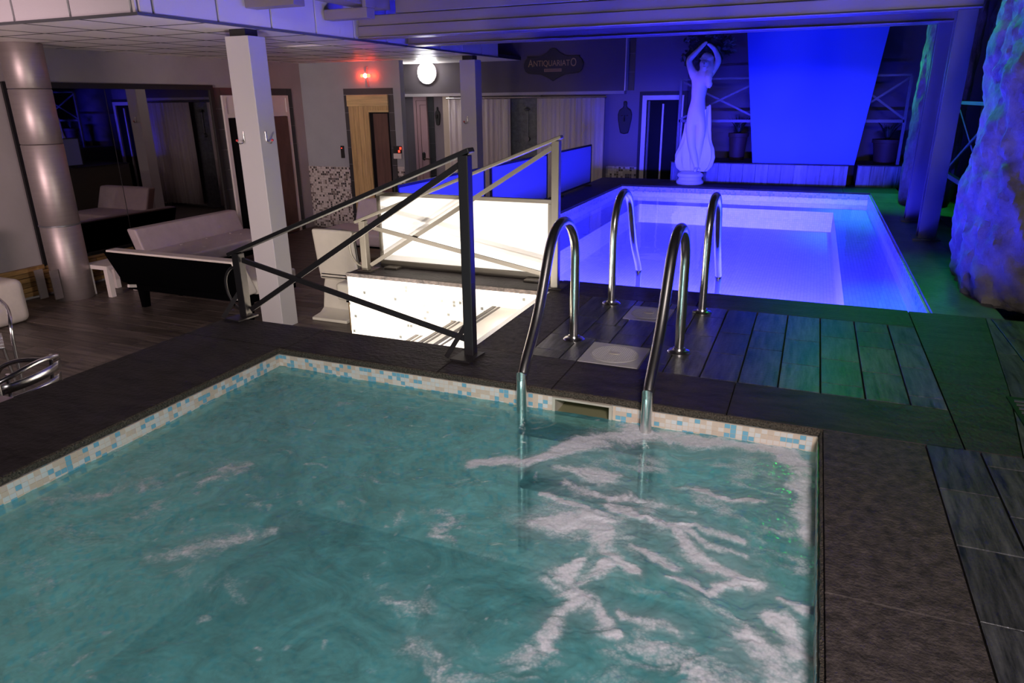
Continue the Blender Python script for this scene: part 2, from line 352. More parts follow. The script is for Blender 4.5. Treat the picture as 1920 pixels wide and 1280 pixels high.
# slanting slate border by the rock
for poly in ([(0.576+G,PY1+G),(0.735,PY1+G),(0.82,3.08),(0.576+G,3.08)], [(0.576+G,3.084),(0.82,3.084),(0.93,4.152),(0.576+G,4.152)]):
    o = obj('coping_slab', prism(poly, 'z', zt, 0.0), m_slate, deck)
# board-look deck tiles between the pools, cut around the skimmer lids
LIDS = ((-0.863,-0.588,2.79,3.068), (-0.832,-0.598,3.482,3.745))
def cut(r, h):
    x0,x1,y0,y1 = r; a0,a1,b0,b1 = h
    if x1<=a0 or x0>=a1 or y1<=b0 or y0>=b1: return [r]
    out = []
    if x0 < a0: out.append((x0,a0,y0,y1))
    if x1 > a1: out.append((a1,x1,y0,y1))
    xa, xb = max(x0,a0), min(x1,a1)
    if y0 < b0: out.append((xa,xb,y0,b0))
    if y1 > b1: out.append((xa,xb,b1,y1))
    return out
colx = [-1.10,-0.945,-0.79,-0.635,-0.481,-0.327,-0.174,-0.02,0.138,0.298,0.452,0.576]
joints = {5:(3.118,3.435),6:(3.242,3.517),7:(3.091,3.438),8:(2.911,3.212,3.541),9:(3.106,3.444,3.689),10:(2.891,3.224,3.546)}
for i in range(len(colx)-1):
    js = [2.79]+list(joints.get(i, (2.79+0.10+0.11*((i*2)%3), 3.12+0.11*((i*2)%3), 3.45+0.11*((i*2)%3))))+[3.85]
    for a, b in zip(js, js[1:]):
        if b-a < 0.02: continue
        rs = [(colx[i], colx[i+1], a, b)]
        for h in LIDS: rs = [q for r in rs for q in cut(r, h)]
        for (x0,x1,y0,y1) in rs:
            if x1-x0 > 0.012 and y1-y0 > 0.012: tilebox('deck_tile', x0+0.003, x1-0.003, y0+0.002, y1-0.002, zt, 0.0, m_deck_tile, deck)
# tiles right of the whirlpool and by the rock
for i in range(7):
    x0 = 0.46+0.158*i
    off = 0.10 if i % 2 else 0.0
    ys = [2.46-off-0.303*k for k in range(0, 12)]
    ys = ([2.46] if off else [])+ys
    for a, b in zip(ys[1:], ys): tilebox('deck_tile', x0+0.003, x0+0.155, a+0.002, b-0.002, zt, 0.0, m_deck_tile, deck)
for i in range(5):
    x0 = 0.955+0.22*i
    for k in range(6):
        y0 = 2.46+0.34*k-0.1*(i%2); y1 = min(y0+0.34, 4.152); y0 = max(y0, 2.465)
        if y1-y0 > 0.03: tilebox('deck_tile', x0+0.003, x0+0.217, y0+0.002, y1-0.002, zt, 0.0, m_deck_tile, deck)
for poly in ([(0.74,2.465),(0.952,2.465),(0.952,3.0),(0.814,3.0)], [(0.815,3.004),(0.952,3.004),(0.952,3.56),(0.872,3.56)], [(0.873,3.564),(0.952,3.564),(0.952,4.15),(0.934,4.15)]):
    obj('deck_tile', prism(poly, 'z', zt, 0.0), m_deck_tile, deck)
for i in range(5):
    for k in range(10):
        x0 = 1.03+0.31*i; y0 = 4.16+0.61*k
        tilebox('flagstone', x0+0.004, x0+0.306, y0+0.004, min(y0+0.606, 10.28), -0.16, -0.142, m_flag, deck)
# rough broken front edges of the coping around the whirlpool
def rough_edge(p0, p1, nrm, name='rough_edge'):
    n = int((Vector(p1)-Vector(p0)).length/0.02); bm = B(); rows = []
    for i in range(n+1):
        p = Vector(p0).lerp(Vector(p1), i/n); r = random.uniform(0,0.004)
        N = Vector(nrm)
        rows.append([bm.verts.new(q) for q in (p+N*(0.001)+Vector((0,0,-0.001)), p+N*(0.006+r)+Vector((0,0,-0.005)), p+N*(0.006+random.uniform(0,0.004))+Vector((0,0,-0.016)), p+N*(0.003+random.uniform(0,0.003))+Vector((0,0,-0.026-random.uniform(0,0.003))), p+N*(-0.02)+Vector((0,0,-0.027)))])
    for a, b in zip(rows, rows[1:]):
        for k in range(4): bm.faces.new((a[k], b[k], b[k+1], a[k+1]))
    bmesh.ops.recalc_face_normals(bm, faces=bm.faces)
    return obj(name, bm, m_slate_edge, deck, smooth=True)
rough_edge((PX0,PY1-ov,0),(PX1,PY1-ov,0),(0,-1,0)); rough_edge((PX0+ov,PY0,0),(PX0+ov,PY1,0),(1,0,0)); rough_edge((PX1-ov,PY0,0),(PX1-ov,PY1,0),(-1,0,0))

# ---- whirlpool basin
T = 0.02
basin = thing('floor_whirlpool', 'mosaic-lined whirlpool basin under turquoise water in the foreground', None, (-1.05,1.3,L), kind='structure')
bm = box(PX0,PX1,PY0,PY1,L+0.001,L+0.02); obj('basin_floor', bm, m_whirltile, basin)
bm = B()
for (x0,x1,z0,z1) in ((PX0,-0.85,L+0.02,-0.028),(-0.604,PX1,L+0.02,-0.028),(-0.85,-0.604,L+0.02,-0.2)): add_box(bm, x0,x1,PY1-T,PY1,z0,z1)
obj('basin_wall', bm, m_whirltile, basin)
obj('basin_wall', box(PX0,PX0+T,PY0,PY1-T,L+0.02,-0.028), m_whirltile, basin)
obj('basin_wall', box(PX1-T,PX1,PY0,PY1-T,L+0.02,-0.028), m_whirltile, basin)
obj('basin_wall', box(PX0+T,PX1-T,PY0,PY0+T,L+0.02,-0.028), m_whirltile, basin)
# waterline mosaic tiles: the 300 nearest as pieces, the rest joined
tp, th_ = 0.0215, 0.0180
def tcol():
    r = random.random()
    return 'w' if r < .5 else 'p' if r < .66 else 'c'
cand = []
def cluster(n, rows):
    g = [[tcol() for _ in range(rows)] for _ in range(n)]
    i = 0
    while i < n:
        if random.random() < 0.75:
            for _ in range(random.randint(2,7)):
                a = min(n-1, i+random.randint(0,3)); b = random.randint(0, rows-1); g[a][b] = 'b'
        i += random.randint(1,4)
    return g
ROWS = 5
nF = int((PX1-T-PX0-T)/tp); gF = cluster(nF, ROWS)
for i in range(nF):
    for r in range(ROWS):
        x = PX0+T+tp*(i+0.5); z = -0.0295-th_*(r+0.5)
        if -0.853 < x < -0.601: continue
        cand.append(('F', (x, PY1-T, z), gF[i][r]))
nL = int((PY1-PY0-T)/tp); gL = cluster(nL, ROWS); gR = cluster(nL, ROWS)
for i in range(nL):
    for r in range(ROWS):
        y = PY0+T+tp*(i+0.5); z = -0.0295-th_*(r+0.5)
        if y < PY1-T-0.005:
            cand.append(('L', (PX0+T, y, z), gL[i][r])); cand.append(('R', (PX1-T, y, z), gR[i][r]))
def seen(c):
    s, p, k = c
    d = math.hypot(p[0], p[1])
    if s == 'R': return 90+d
    if s == 'L' and p[1] < 1.2: return 50+d
    if p[2] < WL-0.005: return 30+d
    return d
cand.sort(key=seen)
TM = {'w':m_tilew,'b':m_tileb,'c':m_tilec,'p':m_tilep}
def tile_me(side, k, cache={}):
    if (side,k) not in cache:
        a, b, t = tp*0.45, th_*0.45, 0.0022
        bm = box(-a,a,-t,0.001,-b,b) if side == 'F' else box(-0.001,t,-a,a,-b,b) if side == 'L' else box(-t,0.001,-a,a,-b,b)
        me = bpy.data.meshes.new('mosaic_tile'); bm.to_mesh(me); bm.free(); me.materials.append(TM[k]); cache[(side,k)] = me
    return cache[(side,k)]
far_band = obj('tile_band', box(PX0+T,-0.853,PY1-T-0.0008,PY1-T+0.001,-0.125,-0.0285), m_tilegrout, basin)
obj('tile_band', box(-0.601,PX1-T,PY1-T-0.0008,PY1-T+0.001,-0.125,-0.0285), m_tilegrout, basin)
obj('tile_band', box(PX0+T-0.001,PX0+T+0.0008,PY0+T,PY1-T,-0.125,-0.0285), m_tilegrout, basin)
obj('tile_band', box(PX1-T-0.0008,PX1-T+0.001,PY0+T,PY1-T,-0.125,-0.0285), m_tilegrout, basin)
for s, p, k in cand[:300]: link('mosaic_tile', tile_me(s,k), p, None, basin)
for kk in 'wbcp':
    bm = B()
    for s, p, k in cand[300:]:
        if k != kk: continue
        a, b, t = tp*0.45, th_*0.45, 0.0022
        if s == 'F': add_box(bm, p[0]-a,p[0]+a,p[1]-t,p[1]+0.001,p[2]-b,p[2]+b)
        elif s == 'L': add_box(bm, p[0]-0.001,p[0]+t,p[1]-a,p[1]+a,p[2]-b,p[2]+b)
        else: add_box(bm, p[0]-t,p[0]+0.001,p[1]-a,p[1]+a,p[2]-b,p[2]+b)
    o = obj('mosaic_tiles', bm, TM[kk], basin); o['kind'] = 'stuff'

# ---- numpy noise
def vnoise(x, y, seed):
    r = np.random.default_rng(seed); g = r.random((64,64))
    xi = np.floor(x).astype(int); yi = np.floor(y).astype(int); fx = x-xi; fy = y-yi
    fx = fx*fx*(3-2*fx); fy = fy*fy*(3-2*fy)
    a = g[xi%64, yi%64]; b = g[(xi+1)%64, yi%64]; c = g[xi%64, (yi+1)%64]; d = g[(xi+1)%64, (yi+1)%64]
    return (a*(1-fx)+b*fx)*(1-fy)+(c*(1-fx)+d*fx)*fy
def fbm(x, y, seed, o=5, ridged=False):
    s = 0; a = 1; t = 0
    for k in range(o):
        v = vnoise(x*2**k+17.3*k, y*2**k+5.1*k, seed+k)
        if ridged: v = 1-abs(2*v-1)
        s = s+a*v; t += a; a *= 0.55
    return s/t

# ---- whirlpool water: waves are geometry, foam is a field of its own on the surface
nx, ny = 700, 640
xs = np.linspace(PX0+T+0.001, PX1-T-0.001, nx); ys = np.linspace(PY0+T+0.001, PY1-T-0.001, ny)
XX, YY = np.meshgrid(xs, ys, indexing='ij')
wx = fbm(XX*3.0, YY*3.0, 3)-0.5; wy = fbm(XX*3.0, YY*3.0, 23)-0.5
w2x = fbm(XX*11+wx*3, YY*11, 33)-0.5; w2y = fbm(XX*11, YY*11+wy*3, 43)-0.5
WX = XX+wx*0.07+w2x*0.060; WY = YY+wy*0.07+w2y*0.060
def seg_d(pts, widen):
    best = np.full(XX.shape, 9.0)
    for (a, b) in zip(pts, pts[1:]):
        ax, ay, wa = a; bx_, by_, wb = b; dx, dy = bx_-ax, by_-ay; l2 = dx*dx+dy*dy+1e-9
        t = np.clip(((WX-ax)*dx+(WY-ay)*dy)/l2, 0, 1); d = np.hypot(WX-ax-t*dx, WY-ay-t*dy)
        best = np.minimum(best, d/((wa+(wb-wa)*t)*widen))
    return np.exp(-best**2*0.8)
strokes = [
 ([(-0.95,1.935,.020),(-0.86,1.985,.028),(-0.775,1.975,.024),(-0.715,2.077,.030),(-0.65,2.18,.045),(-0.56,2.27,.06),(-0.47,2.34,.065)], 1.0),
 ([(-0.50,2.36,.07),(-0.28,2.385,.055),(-0.10,2.40,.045),(0.05,2.40,.045)], 0.95),
 ([(0.00,2.40,.05),(0.09,2.30,.05),(0.115,2.1,.045),(0.125,1.85,.03)], 1.0),
 ([(-0.60,1.66,.035),(-0.53,1.70,.055),(-0.47,1.73,.055),(-0.39,1.62,.035),(-0.30,1.55,.015)], 1.0),
 ([(-0.45,1.85,.020),(-0.36,1.80,.022),(-0.27,1.80,.026),(-0.18,1.82,.020),(-0.06,1.80,.014)], 0.95),
 ([(-0.24,1.80,.018),(-0.19,1.72,.024),(-0.11,1.655,.022),(-0.015,1.635,.020)], 1.0),
 ([(-0.22,1.81,.016),(-0.13,1.75,.018),(-0.04,1.74,.012)], 0.9),
 ([(-0.66,1.97,.028),(-0.58,1.99,.050),(-0.50,2.0,.035)], 0.85),
 ([(-0.20,2.02,.014),(-0.10,2.0,.020),(0.0,2.03,.012)], 0.85),
 ([(-0.38,1.60,.018),(-0.40,1.50,.030),(-0.44,1.42,.018)], 0.85),
 ([(-0.05,1.63,.014),(-0.12,1.55,.016),(-0.2,1.55,.012)], 0.8),
 ([(-0.5,1.44,.02),(-0.38,1.38,.03),(-0.30,1.31,.022)], 0.75),
 ([(0.02,1.52,.02),(0.08,1.48,.03),(0.11,1.40,.04)], 0.95), ([(-0.02,1.42,.03),(0.05,1.35,.05),(0.12,1.25,.06)], 0.9),
 ([(0.05,1.60,.012),(0.12,1.57,.022)], 0.9),
 ([(-0.30,1.40,.02),(-0.16,1.37,.018)], 0.8), ([(-0.43,1.30,.018),(-0.42,1.2,.025),(-0.48,1.15,.03)], 0.7),
 ([(-0.90,1.62,.02),(-0.85,1.58,.04),(-0.87,1.50,.02)], 0.62), ([(-0.86,1.49,.02),(-0.80,1.48,.025)], 0.6),
 ([(-1.02,1.60,.010),(-1.0,1.52,.016)], 0.55), ([(-0.95,1.27,.03),(-0.82,1.25,.05),(-0.72,1.28,.03)], 0.55),
 ([(-1.80,1.55,.05),(-1.70,1.58,.06),(-1.60,1.56,.05)], 0.55), ([(-2.15,1.2,.03),(-2.0,1.3,.04),(-1.85,1.45,.04),(-1.7,1.52,.03)], 0.5),
 ([(-1.9,1.12,.03),(-1.75,1.2,.05),(-1.78,1.32,.03)], 0.5), ([(-1.55,1.12,.03),(-1.45,1.2,.05),(-1.40,1.27,.03)], 0.55),
 ([(-1.45,1.06,.03),(-1.32,1.08,.05),(-1.2,1.08,.03)], 0.5), ([(-1.9,0.95,.05),(-1.7,0.95,.05)], 0.4), ([(-1.52,1.47,.02),(-1.45,1.42,.03)], 0.45),
 ([(-1.3,1.40,.015),(-1.35,1.33,.02)], 0.45),
 ([(-0.62,1.90,.02),(-0.52,1.88,.03),(-0.43,1.90,.02)], 0.8), ([(-0.40,1.93,.02),(-0.28,1.90,.018),(-0.2,1.88,.012)], 0.6),
 ([(-0.66,1.83,.012),(-0.58,1.80,.014),(-0.5,1.79,.012)], 0.8), ([(-0.46,1.56,.016),(-0.47,1.48,.03),(-0.40,1.40,.02),(-0.43,1.33,.018)], 0.9),
 ([(-0.33,1.66,.012),(-0.24,1.64,.02),(-0.20,1.60,.012)], 0.7), ([(-0.12,1.50,.02),(-0.02,1.46,.02)], 0.5), ([(-0.33,1.12,.04),(-0.22,1.05,.05)], 0.6),
 ([(-0.25,1.33,.05),(-0.12,1.27,.06),(-0.02,1.2,.06)], 0.55), ([(-0.72,1.12,.03),(-0.6,1.08,.05),(-0.5,1.1,.03)], 0.5)]
def sstep(a, b, v): t = np.clip((v-a)/(b-a), 0, 1); return t*t*(3-2*t)
foam = np.zeros(XX.shape); wide = np.zeros(XX.shape)
for pts, s in strokes:
    if pts[0][0] < -0.68 and pts[-1][0] < -0.6: s = s*0.78
    foam = np.maximum(foam, s*seg_d(pts, 1.15)); wide = np.maximum(wide, s*seg_d(pts, 3.0))
act = np.clip(1.15-np.hypot((XX+0.22)/0.60, (YY-1.75)/0.80), 0, 1)      # churned zone by the jets
n1 = fbm(WX*9+wx*3, WY*14+wy*3, 41); n2 = fbm(XX*60, YY*60, 61, 3); n0 = fbm(WX*3.2, WY*5, 47, 5)
web = fbm(WX*4.5, WY*6.5, 81, 4, ridged=True)
n4 = fbm(WX*28+w2x*6, WY*40+w2y*6, 77, 4)
fo = sstep(0.26, 1.12, foam*1.25+(n1-0.5)*1.3+(n4-0.5)*0.7)
fo = np.maximum(fo, sstep(0.70, 0.95, web+(n1-0.5)*0.35)*sstep(0.1,0.7,act)*0.60)
sp = sstep(0.86, 0.97, vnoise(XX*30+wx*8, YY*34+wy*8, 5))*sstep(0.48, 0.62, vnoise(XX*5, YY*5, 9))     # loose bubbles
fo = np.clip(np.maximum(fo, sp*0.40), 0, 1)
haze = np.clip(sstep(0.25, 1.1, wide*0.8+act*0.35+(n0-0.5)*1.3), 0, 1)
hgt = 0.012*(fbm(XX*3.2+wx*2, YY*4.2, 101)-0.5)+0.008*(fbm(XX*9+wx*6, YY*13+wy*6, 131)-0.5)+0.0026*(fbm(XX*24+w2x*10, YY*34+w2y*10, 151, 3)-0.5)
hgt = hgt*(0.9+0.8*act)+0.002*fo
ZZ = WL+hgt
vs = np.stack([XX.ravel(), YY.ravel(), ZZ.ravel()], 1).astype(np.float32)
I = np.arange(nx*ny).reshape(nx, ny)
fs = np.stack([I[:-1,:-1].ravel(), I[1:,:-1].ravel(), I[1:,1:].ravel(), I[:-1,1:].ravel()], 1).astype(np.int32)
def fast_mesh(name, vs, fs):
    me = bpy.data.meshes.new(name); nf = len(fs)
    me.vertices.add(len(vs)); me.vertices.foreach_set('co', vs.ravel())
    me.loops.add(nf*4); me.loops.foreach_set('vertex_index', fs.ravel())
    me.polygons.add(nf); me.polygons.foreach_set('loop_start', np.arange(0, nf*4, 4, dtype=np.int32))
    me.update(calc_edges=True); me.shade_smooth(); return me
me = fast_mesh('water', vs, fs)
for nm, arr in (('foam', fo), ('haze', haze)):
    at = me.attributes.new(nm, 'FLOAT', 'POINT'); at.data.foreach_set('value', arr.ravel().astype(np.float32))
mw = bpy.data.materials.new('whirlpool_water'); mw.use_nodes = True; nt = mw.node_tree; n = nt.nodes; bs = n['Principled BSDF']
an = n.new('ShaderNodeAttribute'); an.attribute_name = 'foam'
geo = n.new('ShaderNodeNewGeometry'); nz = n.new('ShaderNodeTexNoise'); nz.inputs['Scale'].default_value = 3.0; nz.inputs['Detail'].default_value = 6; nz.inputs['Distortion'].default_value = 1.2
nt.links.new(geo.outputs['Position'], nz.inputs['Vector'])
hz_ = n.new('ShaderNodeAttribute'); hz_.attribute_name = 'haze'
nz.inputs['Scale'].default_value = 4.5; nz.inputs['Distortion'].default_value = 2.0; nz.inputs['Roughness'].default_value = 0.62
rp = n.new('ShaderNodeValToRGB'); rp.color_ramp.elements[0].position = 0.34; rp.color_ramp.elements[1].position = 0.70
rp.color_ramp.elements[0].color = (0.048,0.170,0.190,1); rp.color_ramp.elements[1].color = (0.105,0.37,0.40,1); nt.links.new(nz.outputs['Fac'], rp.inputs[0])  # caustic-like lighter ripples put into the water colour
def mth(op, a, b, c=None):
    q = n.new('ShaderNodeMath'); q.operation = op
    for i_, v_ in enumerate((a, b, c)):
        if v_ is None: continue
        if isinstance(v_, (int, float)): q.inputs[i_].default_value = v_
        else: nt.links.new(v_, q.inputs[i_])
    return q.outputs[0]
mh = n.new('ShaderNodeMix'); mh.data_type = 'RGBA'; mh.inputs['B'].default_value = (0.30,0.42,0.44,1)
nt.links.new(mth('MULTIPLY', hz_.outputs['Fac'], 0.62), mh.inputs['Factor']); nt.links.new(rp.outputs[0], mh.inputs['A'])
# froth breaks up into bubbles and holes at a finer scale than the mesh
vo = n.new('ShaderNodeTexVoronoi'); vo.inputs['Scale'].default_value = 130; nt.links.new(geo.outputs['Position'], vo.inputs['Vector'])
n3_ = n.new('ShaderNodeTexNoise'); n3_.inputs['Scale'].default_value = 42; n3_.inputs['Detail'].default_value = 5; n3_.inputs['Roughness'].default_value = 0.7; nt.links.new(geo.outputs['Position'], n3_.inputs['Vector'])
f1 = mth('MULTIPLY_ADD', n3_.outputs['Fac'], 1.3, -0.62); f2 = mth('MULTIPLY_ADD', vo.outputs['Distance'], -0.7, 0.24)
f3 = mth('MULTIPLY', mth('ADD', f1, f2), mth('SUBTRACT', 1.25, an.outputs['Fac']))
cl_ = n.new('ShaderNodeClamp'); nt.links.new(mth('MULTIPLY', an.outputs['Fac'], mth('MULTIPLY_ADD', f3, 1.6, 0.95)), cl_.inputs['Value'])
FAC = cl_.outputs[0]
mi = n.new('ShaderNodeMix'); mi.data_type = 'RGBA'; mi.inputs['B'].default_value = (0.80,0.80,0.86,1)
nt.links.new(FAC, mi.inputs['Factor']); nt.links.new(mh.outputs['Result'], mi.inputs['A']); nt.links.new(mi.outputs['Result'], bs.inputs['Base Color'])
rr = n.new('ShaderNodeMapRange'); rr.inputs[3].default_value = 0.06; rr.inputs[4].default_value = 0.6; nt.links.new(FAC, rr.inputs[0]); nt.links.new(rr.outputs[0], bs.inputs['Roughness'])
bs.inputs['IOR'].default_value = 1.33
tr = n.new('ShaderNodeBsdfTransparent'); tr.inputs[0].default_value = (0.62,0.90,0.90,1)
mx = n.new('ShaderNodeMixShader'); fr = n.new('ShaderNodeMapRange'); fr.inputs[3].default_value = 0.76; fr.inputs[4].default_value = 1.0
nt.links.new(mth('MAXIMUM', FAC, mth('MULTIPLY', hz_.outputs['Fac'], 0.55)), fr.inputs[0]); nt.links.new(fr.outputs[0], mx.inputs[0]); nt.links.new(tr.outputs[0], mx.inputs[1]); nt.links.new(bs.outputs[0], mx.inputs[2])
nt.links.new(mx.outputs[0], n['Material Output'].inputs['Surface'])
wat = link('water', me, (0,0,0), mw); wat.data.materials[0] = mw
tag(wat, 'cloudy turquoise whirlpool water with white foam in the foreground pool', 'water', kind='stuff')

# ---- blue pool basin and water
pool = thing('floor_pool', 'white mosaic pool basin with bench ledges glowing blue', None, (-0.83,6.8,-0.6), kind='structure')
ZB, ZF, ZW = -0.205, -0.44, -0.085
obj('basin_floor', box(QX0,QX1,QY0,QY1,ZF-0.02,ZF), m_pooltile, pool)
for (x0,x1,y0,y1) in ((QX0,QX0+T,QY0,QY1),(QX1-T,QX1,QY0,QY1),(QX0+T,QX1-T,QY1-T,QY1),(QX0+T,QX1-T,QY0,QY0+T)):
    obj('basin_wall', box(x0,x1,y0,y1,ZF,-0.10), m_pooltile, pool)
    obj('tile_band', box(x0,x1,y0,y1,-0.10,-0.0225), m_poolband, pool)
obj('bench_ledge', box(QX1-T-0.37,QX1-T,QY0+T,QY1-T,ZF,ZB), m_pooltile, pool)
obj('bench_ledge', box(QX0+T,QX1-T-0.37,QY1-T-0.32,QY1-T,ZF,ZB), m_pooltile, pool)
obj('bench_ledge', box(QX0+T,QX0+T+0.32,QY0+T,QY1-T-0.32,ZF,ZB), m_pooltile, pool)
nx, ny = 120, 200
xs = np.linspace(QX0+T+0.001, QX1-T-0.001, nx); ys = np.linspace(QY0+T+0.001, QY1-T-0.001, ny); XX, YY = np.meshgrid(xs, ys, indexing='ij')
ZZ = ZW+0.0016*(fbm(XX*6, YY*7, 201)-0.5)+0.0008*(fbm(XX*18, YY*20, 221)-0.5)
vs = np.stack([XX.ravel(), YY.ravel(), ZZ.ravel()], 1); I = np.arange(nx*ny).reshape(nx, ny)
fs = np.stack([I[:-1,:-1].ravel(), I[1:,:-1].ravel(), I[1:,1:].ravel(), I[:-1,1:].ravel()], 1)
me = bpy.data.meshes.new('pool_water'); me.from_pydata(vs.tolist(), [], fs.tolist()); me.shade_smooth()
mp_ = bpy.data.materials.new('clear_pool_water'); mp_.use_nodes = True; nt = mp_.node_tree; n = nt.nodes; n.remove(n['Principled BSDF'])
tr = n.new('ShaderNodeBsdfTransparent'); tr.inputs[0].default_value = (0.90,0.93,1,1); gl = n.new('ShaderNodeBsdfGlossy'); gl.inputs['Roughness'].default_value = 0.02
fn = n.new('ShaderNodeFresnel'); fn.inputs['IOR'].default_value = 1.33; mx = n.new('ShaderNodeMixShader')
nt.links.new(fn.outputs[0], mx.inputs[0]); nt.links.new(tr.outputs[0], mx.inputs[1]); nt.links.new(gl.outputs[0], mx.inputs[2]); nt.links.new(mx.outputs[0], n['Material Output'].inputs['Surface'])
o = link('pool_water', me, (0,0,0), mp_); tag(o, 'clear water glowing blue violet in the large rear pool', 'water', kind='stuff')

# ---- stairs between deck and lounge
st = thing('stairs', 'lit white stairs from the lounge up to the pool deck between two railings', 'stairs', (-2.1,3.3,L))
for k in range(6):
    z1 = -0.128*(k+1); x1 = SX1 if k == 0 else -1.732-0.285*(k-1); x0 = -1.732-0.285*k
    stp = obj('step', box(x0, x1, SY0+0.001, SY1-0.022, L, z1-0.010), m_screen, st)
    obj('tread_tile', box(x0-0.012, x1-0.001, SY0+0.002, SY1-0.024, z1-0.010, z1), m_screen, stp)
    obj('nosing', box(x0-0.016, x0+0.010, SY0+0.002, SY1-0.024, z1, z1+0.004), m_rail, stp)
    obj('nosing', box(x0+0.026, x0+0.040, SY0+0.002, SY1-0.024, z1, z1+0.003), m_rail, stp)
obj('nosing', box(SX1-0.012, SX1+0.016, SY0+0.002, SY1-0.024, -0.001, 0.003), m_alu, st)
obj('nosing', box(SX1-0.018, SX1-0.013, SY0+0.002, SY1-0.024, -0.03, 0.001), m_alu, st)
obj('stair_wall', box(SX0-0.022, SX1, SY1-0.02, SY1, L, -0.024), m_stairwall, st)
obj('stair_wall', box(SX0-0.022, SX0-0.001, SY1, QY0, L, -0.024), m_stairwall, st)
obj('stair_wall_cap', box(SX0-0.026, SX1-0.002, SY1-0.026, SY1+0.0, -0.024, 0.001), m_rough, st)
# lamps of the stair well: two eyes in the risers, two uplights on the near wall, a third added to light the chair
for i, (x, y, z) in enumerate(((SX1,3.56,-0.075),(-2.017,3.60,-0.32))):
    lt = thing('step_lamp', ('round warm step lamp glowing under the top step','round warm step lamp glowing low in the stair')[i], 'lamp', (x,y,z), 'stair lamps')
    obj('lamp_body', tube([(x-0.001,y,z),(x-0.010,y,z)], 0.022, 16), m_alu, lt)
    obj('lamp_lens', tube([(x-0.010,y,z),(x-0.015,y,z)], 0.018, 16), m_glow_warm, lt)
    point('step_lamp_light', (x-0.05, y, z), 5, (1.0,0.82,0.60), 0.02)
for i, (x, z) in enumerate(((-1.62,-0.06),(-2.08,-0.16),(-2.74,-0.32))):
    lt = thing('stair_uplight', ('warm uplight on the stair well wall by the top step','warm uplight on the stair well wall halfway down','added warm uplight at the stair foot turned to the cream chair')[i], 'lamp', (x,SY0,z), 'stair lamps'); y = SY0
    obj('lamp_body', box(x-0.04,x+0.04,y+0.001,y+0.035,z-0.03,z+0.02), m_alu, lt, bevel=0.004)
    obj('lamp_lens', box(x-0.035,x+0.035,y+0.035,y+0.038,z-0.02,z+0.015), m_glow_warm, lt)
    spot('stair_uplight_light', (x, y+0.06, z), ((x, SY1, z+0.16) if i < 2 else (x-0.9, y+1.8, z+0.1)), (125,125,140)[i], (50,50,110)[i], (1.0,0.92,0.82), 0.5, 0.03)

# ---- lounge floor
fl = struct('floor', box(-7.9,-2.83,-1.2,11.2,L-0.06,L-0.008), m_grout_dark); add = 0
tag(fl, 'dark brown plank-look floor of the lounge', None)
obj('floor_base', box(-2.83,2.6,10.28,11.2,L-0.06,L-0.008), m_grout_dark, fl)
pw, pl = 0.155, 0.92
stuffbm = B(); r = 0; y = 1.55
while y < 11.0:
    x = -7.7-0.37*((r*5)%7)/3.0
    while x < -2.83:
        x0, x1 = max(x, -7.69), min(x+pl, -2.835)
        if x1-x0 > 0.03:
            if y < 6.2: tilebox('floor_plank', x0+0.002, x1-0.002, y+0.002, y+pw-0.002, L-0.008, L, m_plank, fl, 0.001)
            else: add_box(stuffbm, x0+0.002, x1-0.002, y+0.002, y+pw-0.002, L-0.008, L)
        x += pl
    y += pw; r += 1
o = obj('floor_planks', stuffbm, m_plank, fl); o['kind'] = 'stuff'

# ---- walls of the lounge
XW, YS, YB = -7.70, 9.70, 11.0
struct('wall_left', box(XW-0.2,XW,-1.2,YB+0.2,L-0.05,2.5), m_wall)
struct('wall_sauna', box(XW,-5.86,YS,YS+0.12,L-0.005,2.4), m_wall_blue)
struct('wall_back', box(-7.9,-1.80,YB,YB+0.15,L-0.05,2.9), m_wall_lilac)
struct('wall_back_dark', box(-1.80,2.6,YB,YB+0.15,L-0.05,2.9), m_wall_dark)
struct('wall_recess', box(-6.80,-6.68,YS+0.12,YB,L-0.005,2.4), m_wall_blue)
struct('wall_sign', box(-6.9,-2.70,YB-0.14,YB,1.21,2.6), m_wall_dark)
struct('trim_1', box(-6.9,-2.70,YB-0.15,YB-0.001,1.165,1.21), m_wall)
struct('trim_2', box(-2.70,-2.685,YB-0.155,YB-0.001,1.21,2.6), m_white_lacq)
# black tile strip beside the sign wall
t3 = thing('trim_3', 'narrow strip of black tiles beside the dark sign wall', None, (-2.63,YB-0.01,1.2), kind='structure')
for k in range(5): obj('tile', box(-2.68,-2.585,YB-0.012,YB-0.001,1.215+0.26*k,1.470+0.26*k), m_black_tile, t3)
struct('wall_right', (lambda bm: bm)(box(2.45,2.6,-1.2,YB,L,2.9)), m_wall_dark)
# mosaic wainscots
struct('baseboard_sauna', box(XW,-6.885,YS-0.012,YS-0.001,L,0.10), m_wainscot)
struct('baseboard_sauna_right', box(-5.985,-5.862,YS-0.012,YS-0.001,L,0.13), m_wainscot)
struct('baseboard_back', box(-2.98,-2.45,YB-0.012,YB-0.001,L,0.10), m_wainscot)
# wood slat cladding under the mirror
cl = thing('trim_4', 'stacked honey coloured wood slats along the foot of the mirror wall', None, (XW+0.03,5.5,L), kind='structure')
for r in range(6):
    y = 3.2-random.random()*0.5
    while y < 7.75:
        ln = random.uniform(0.5,1.1); y1 = min(y+ln, 7.78)
        d = random.uniform(0.02,0.045)
        tilebox('wood_slat', XW+0.001, XW+d, max(y,3.0)+0.002, y1-0.002, L+0.03+0.053*r, L+0.03+0.053*r+0.046, m_wood_slat, cl, 0)
        y = y1
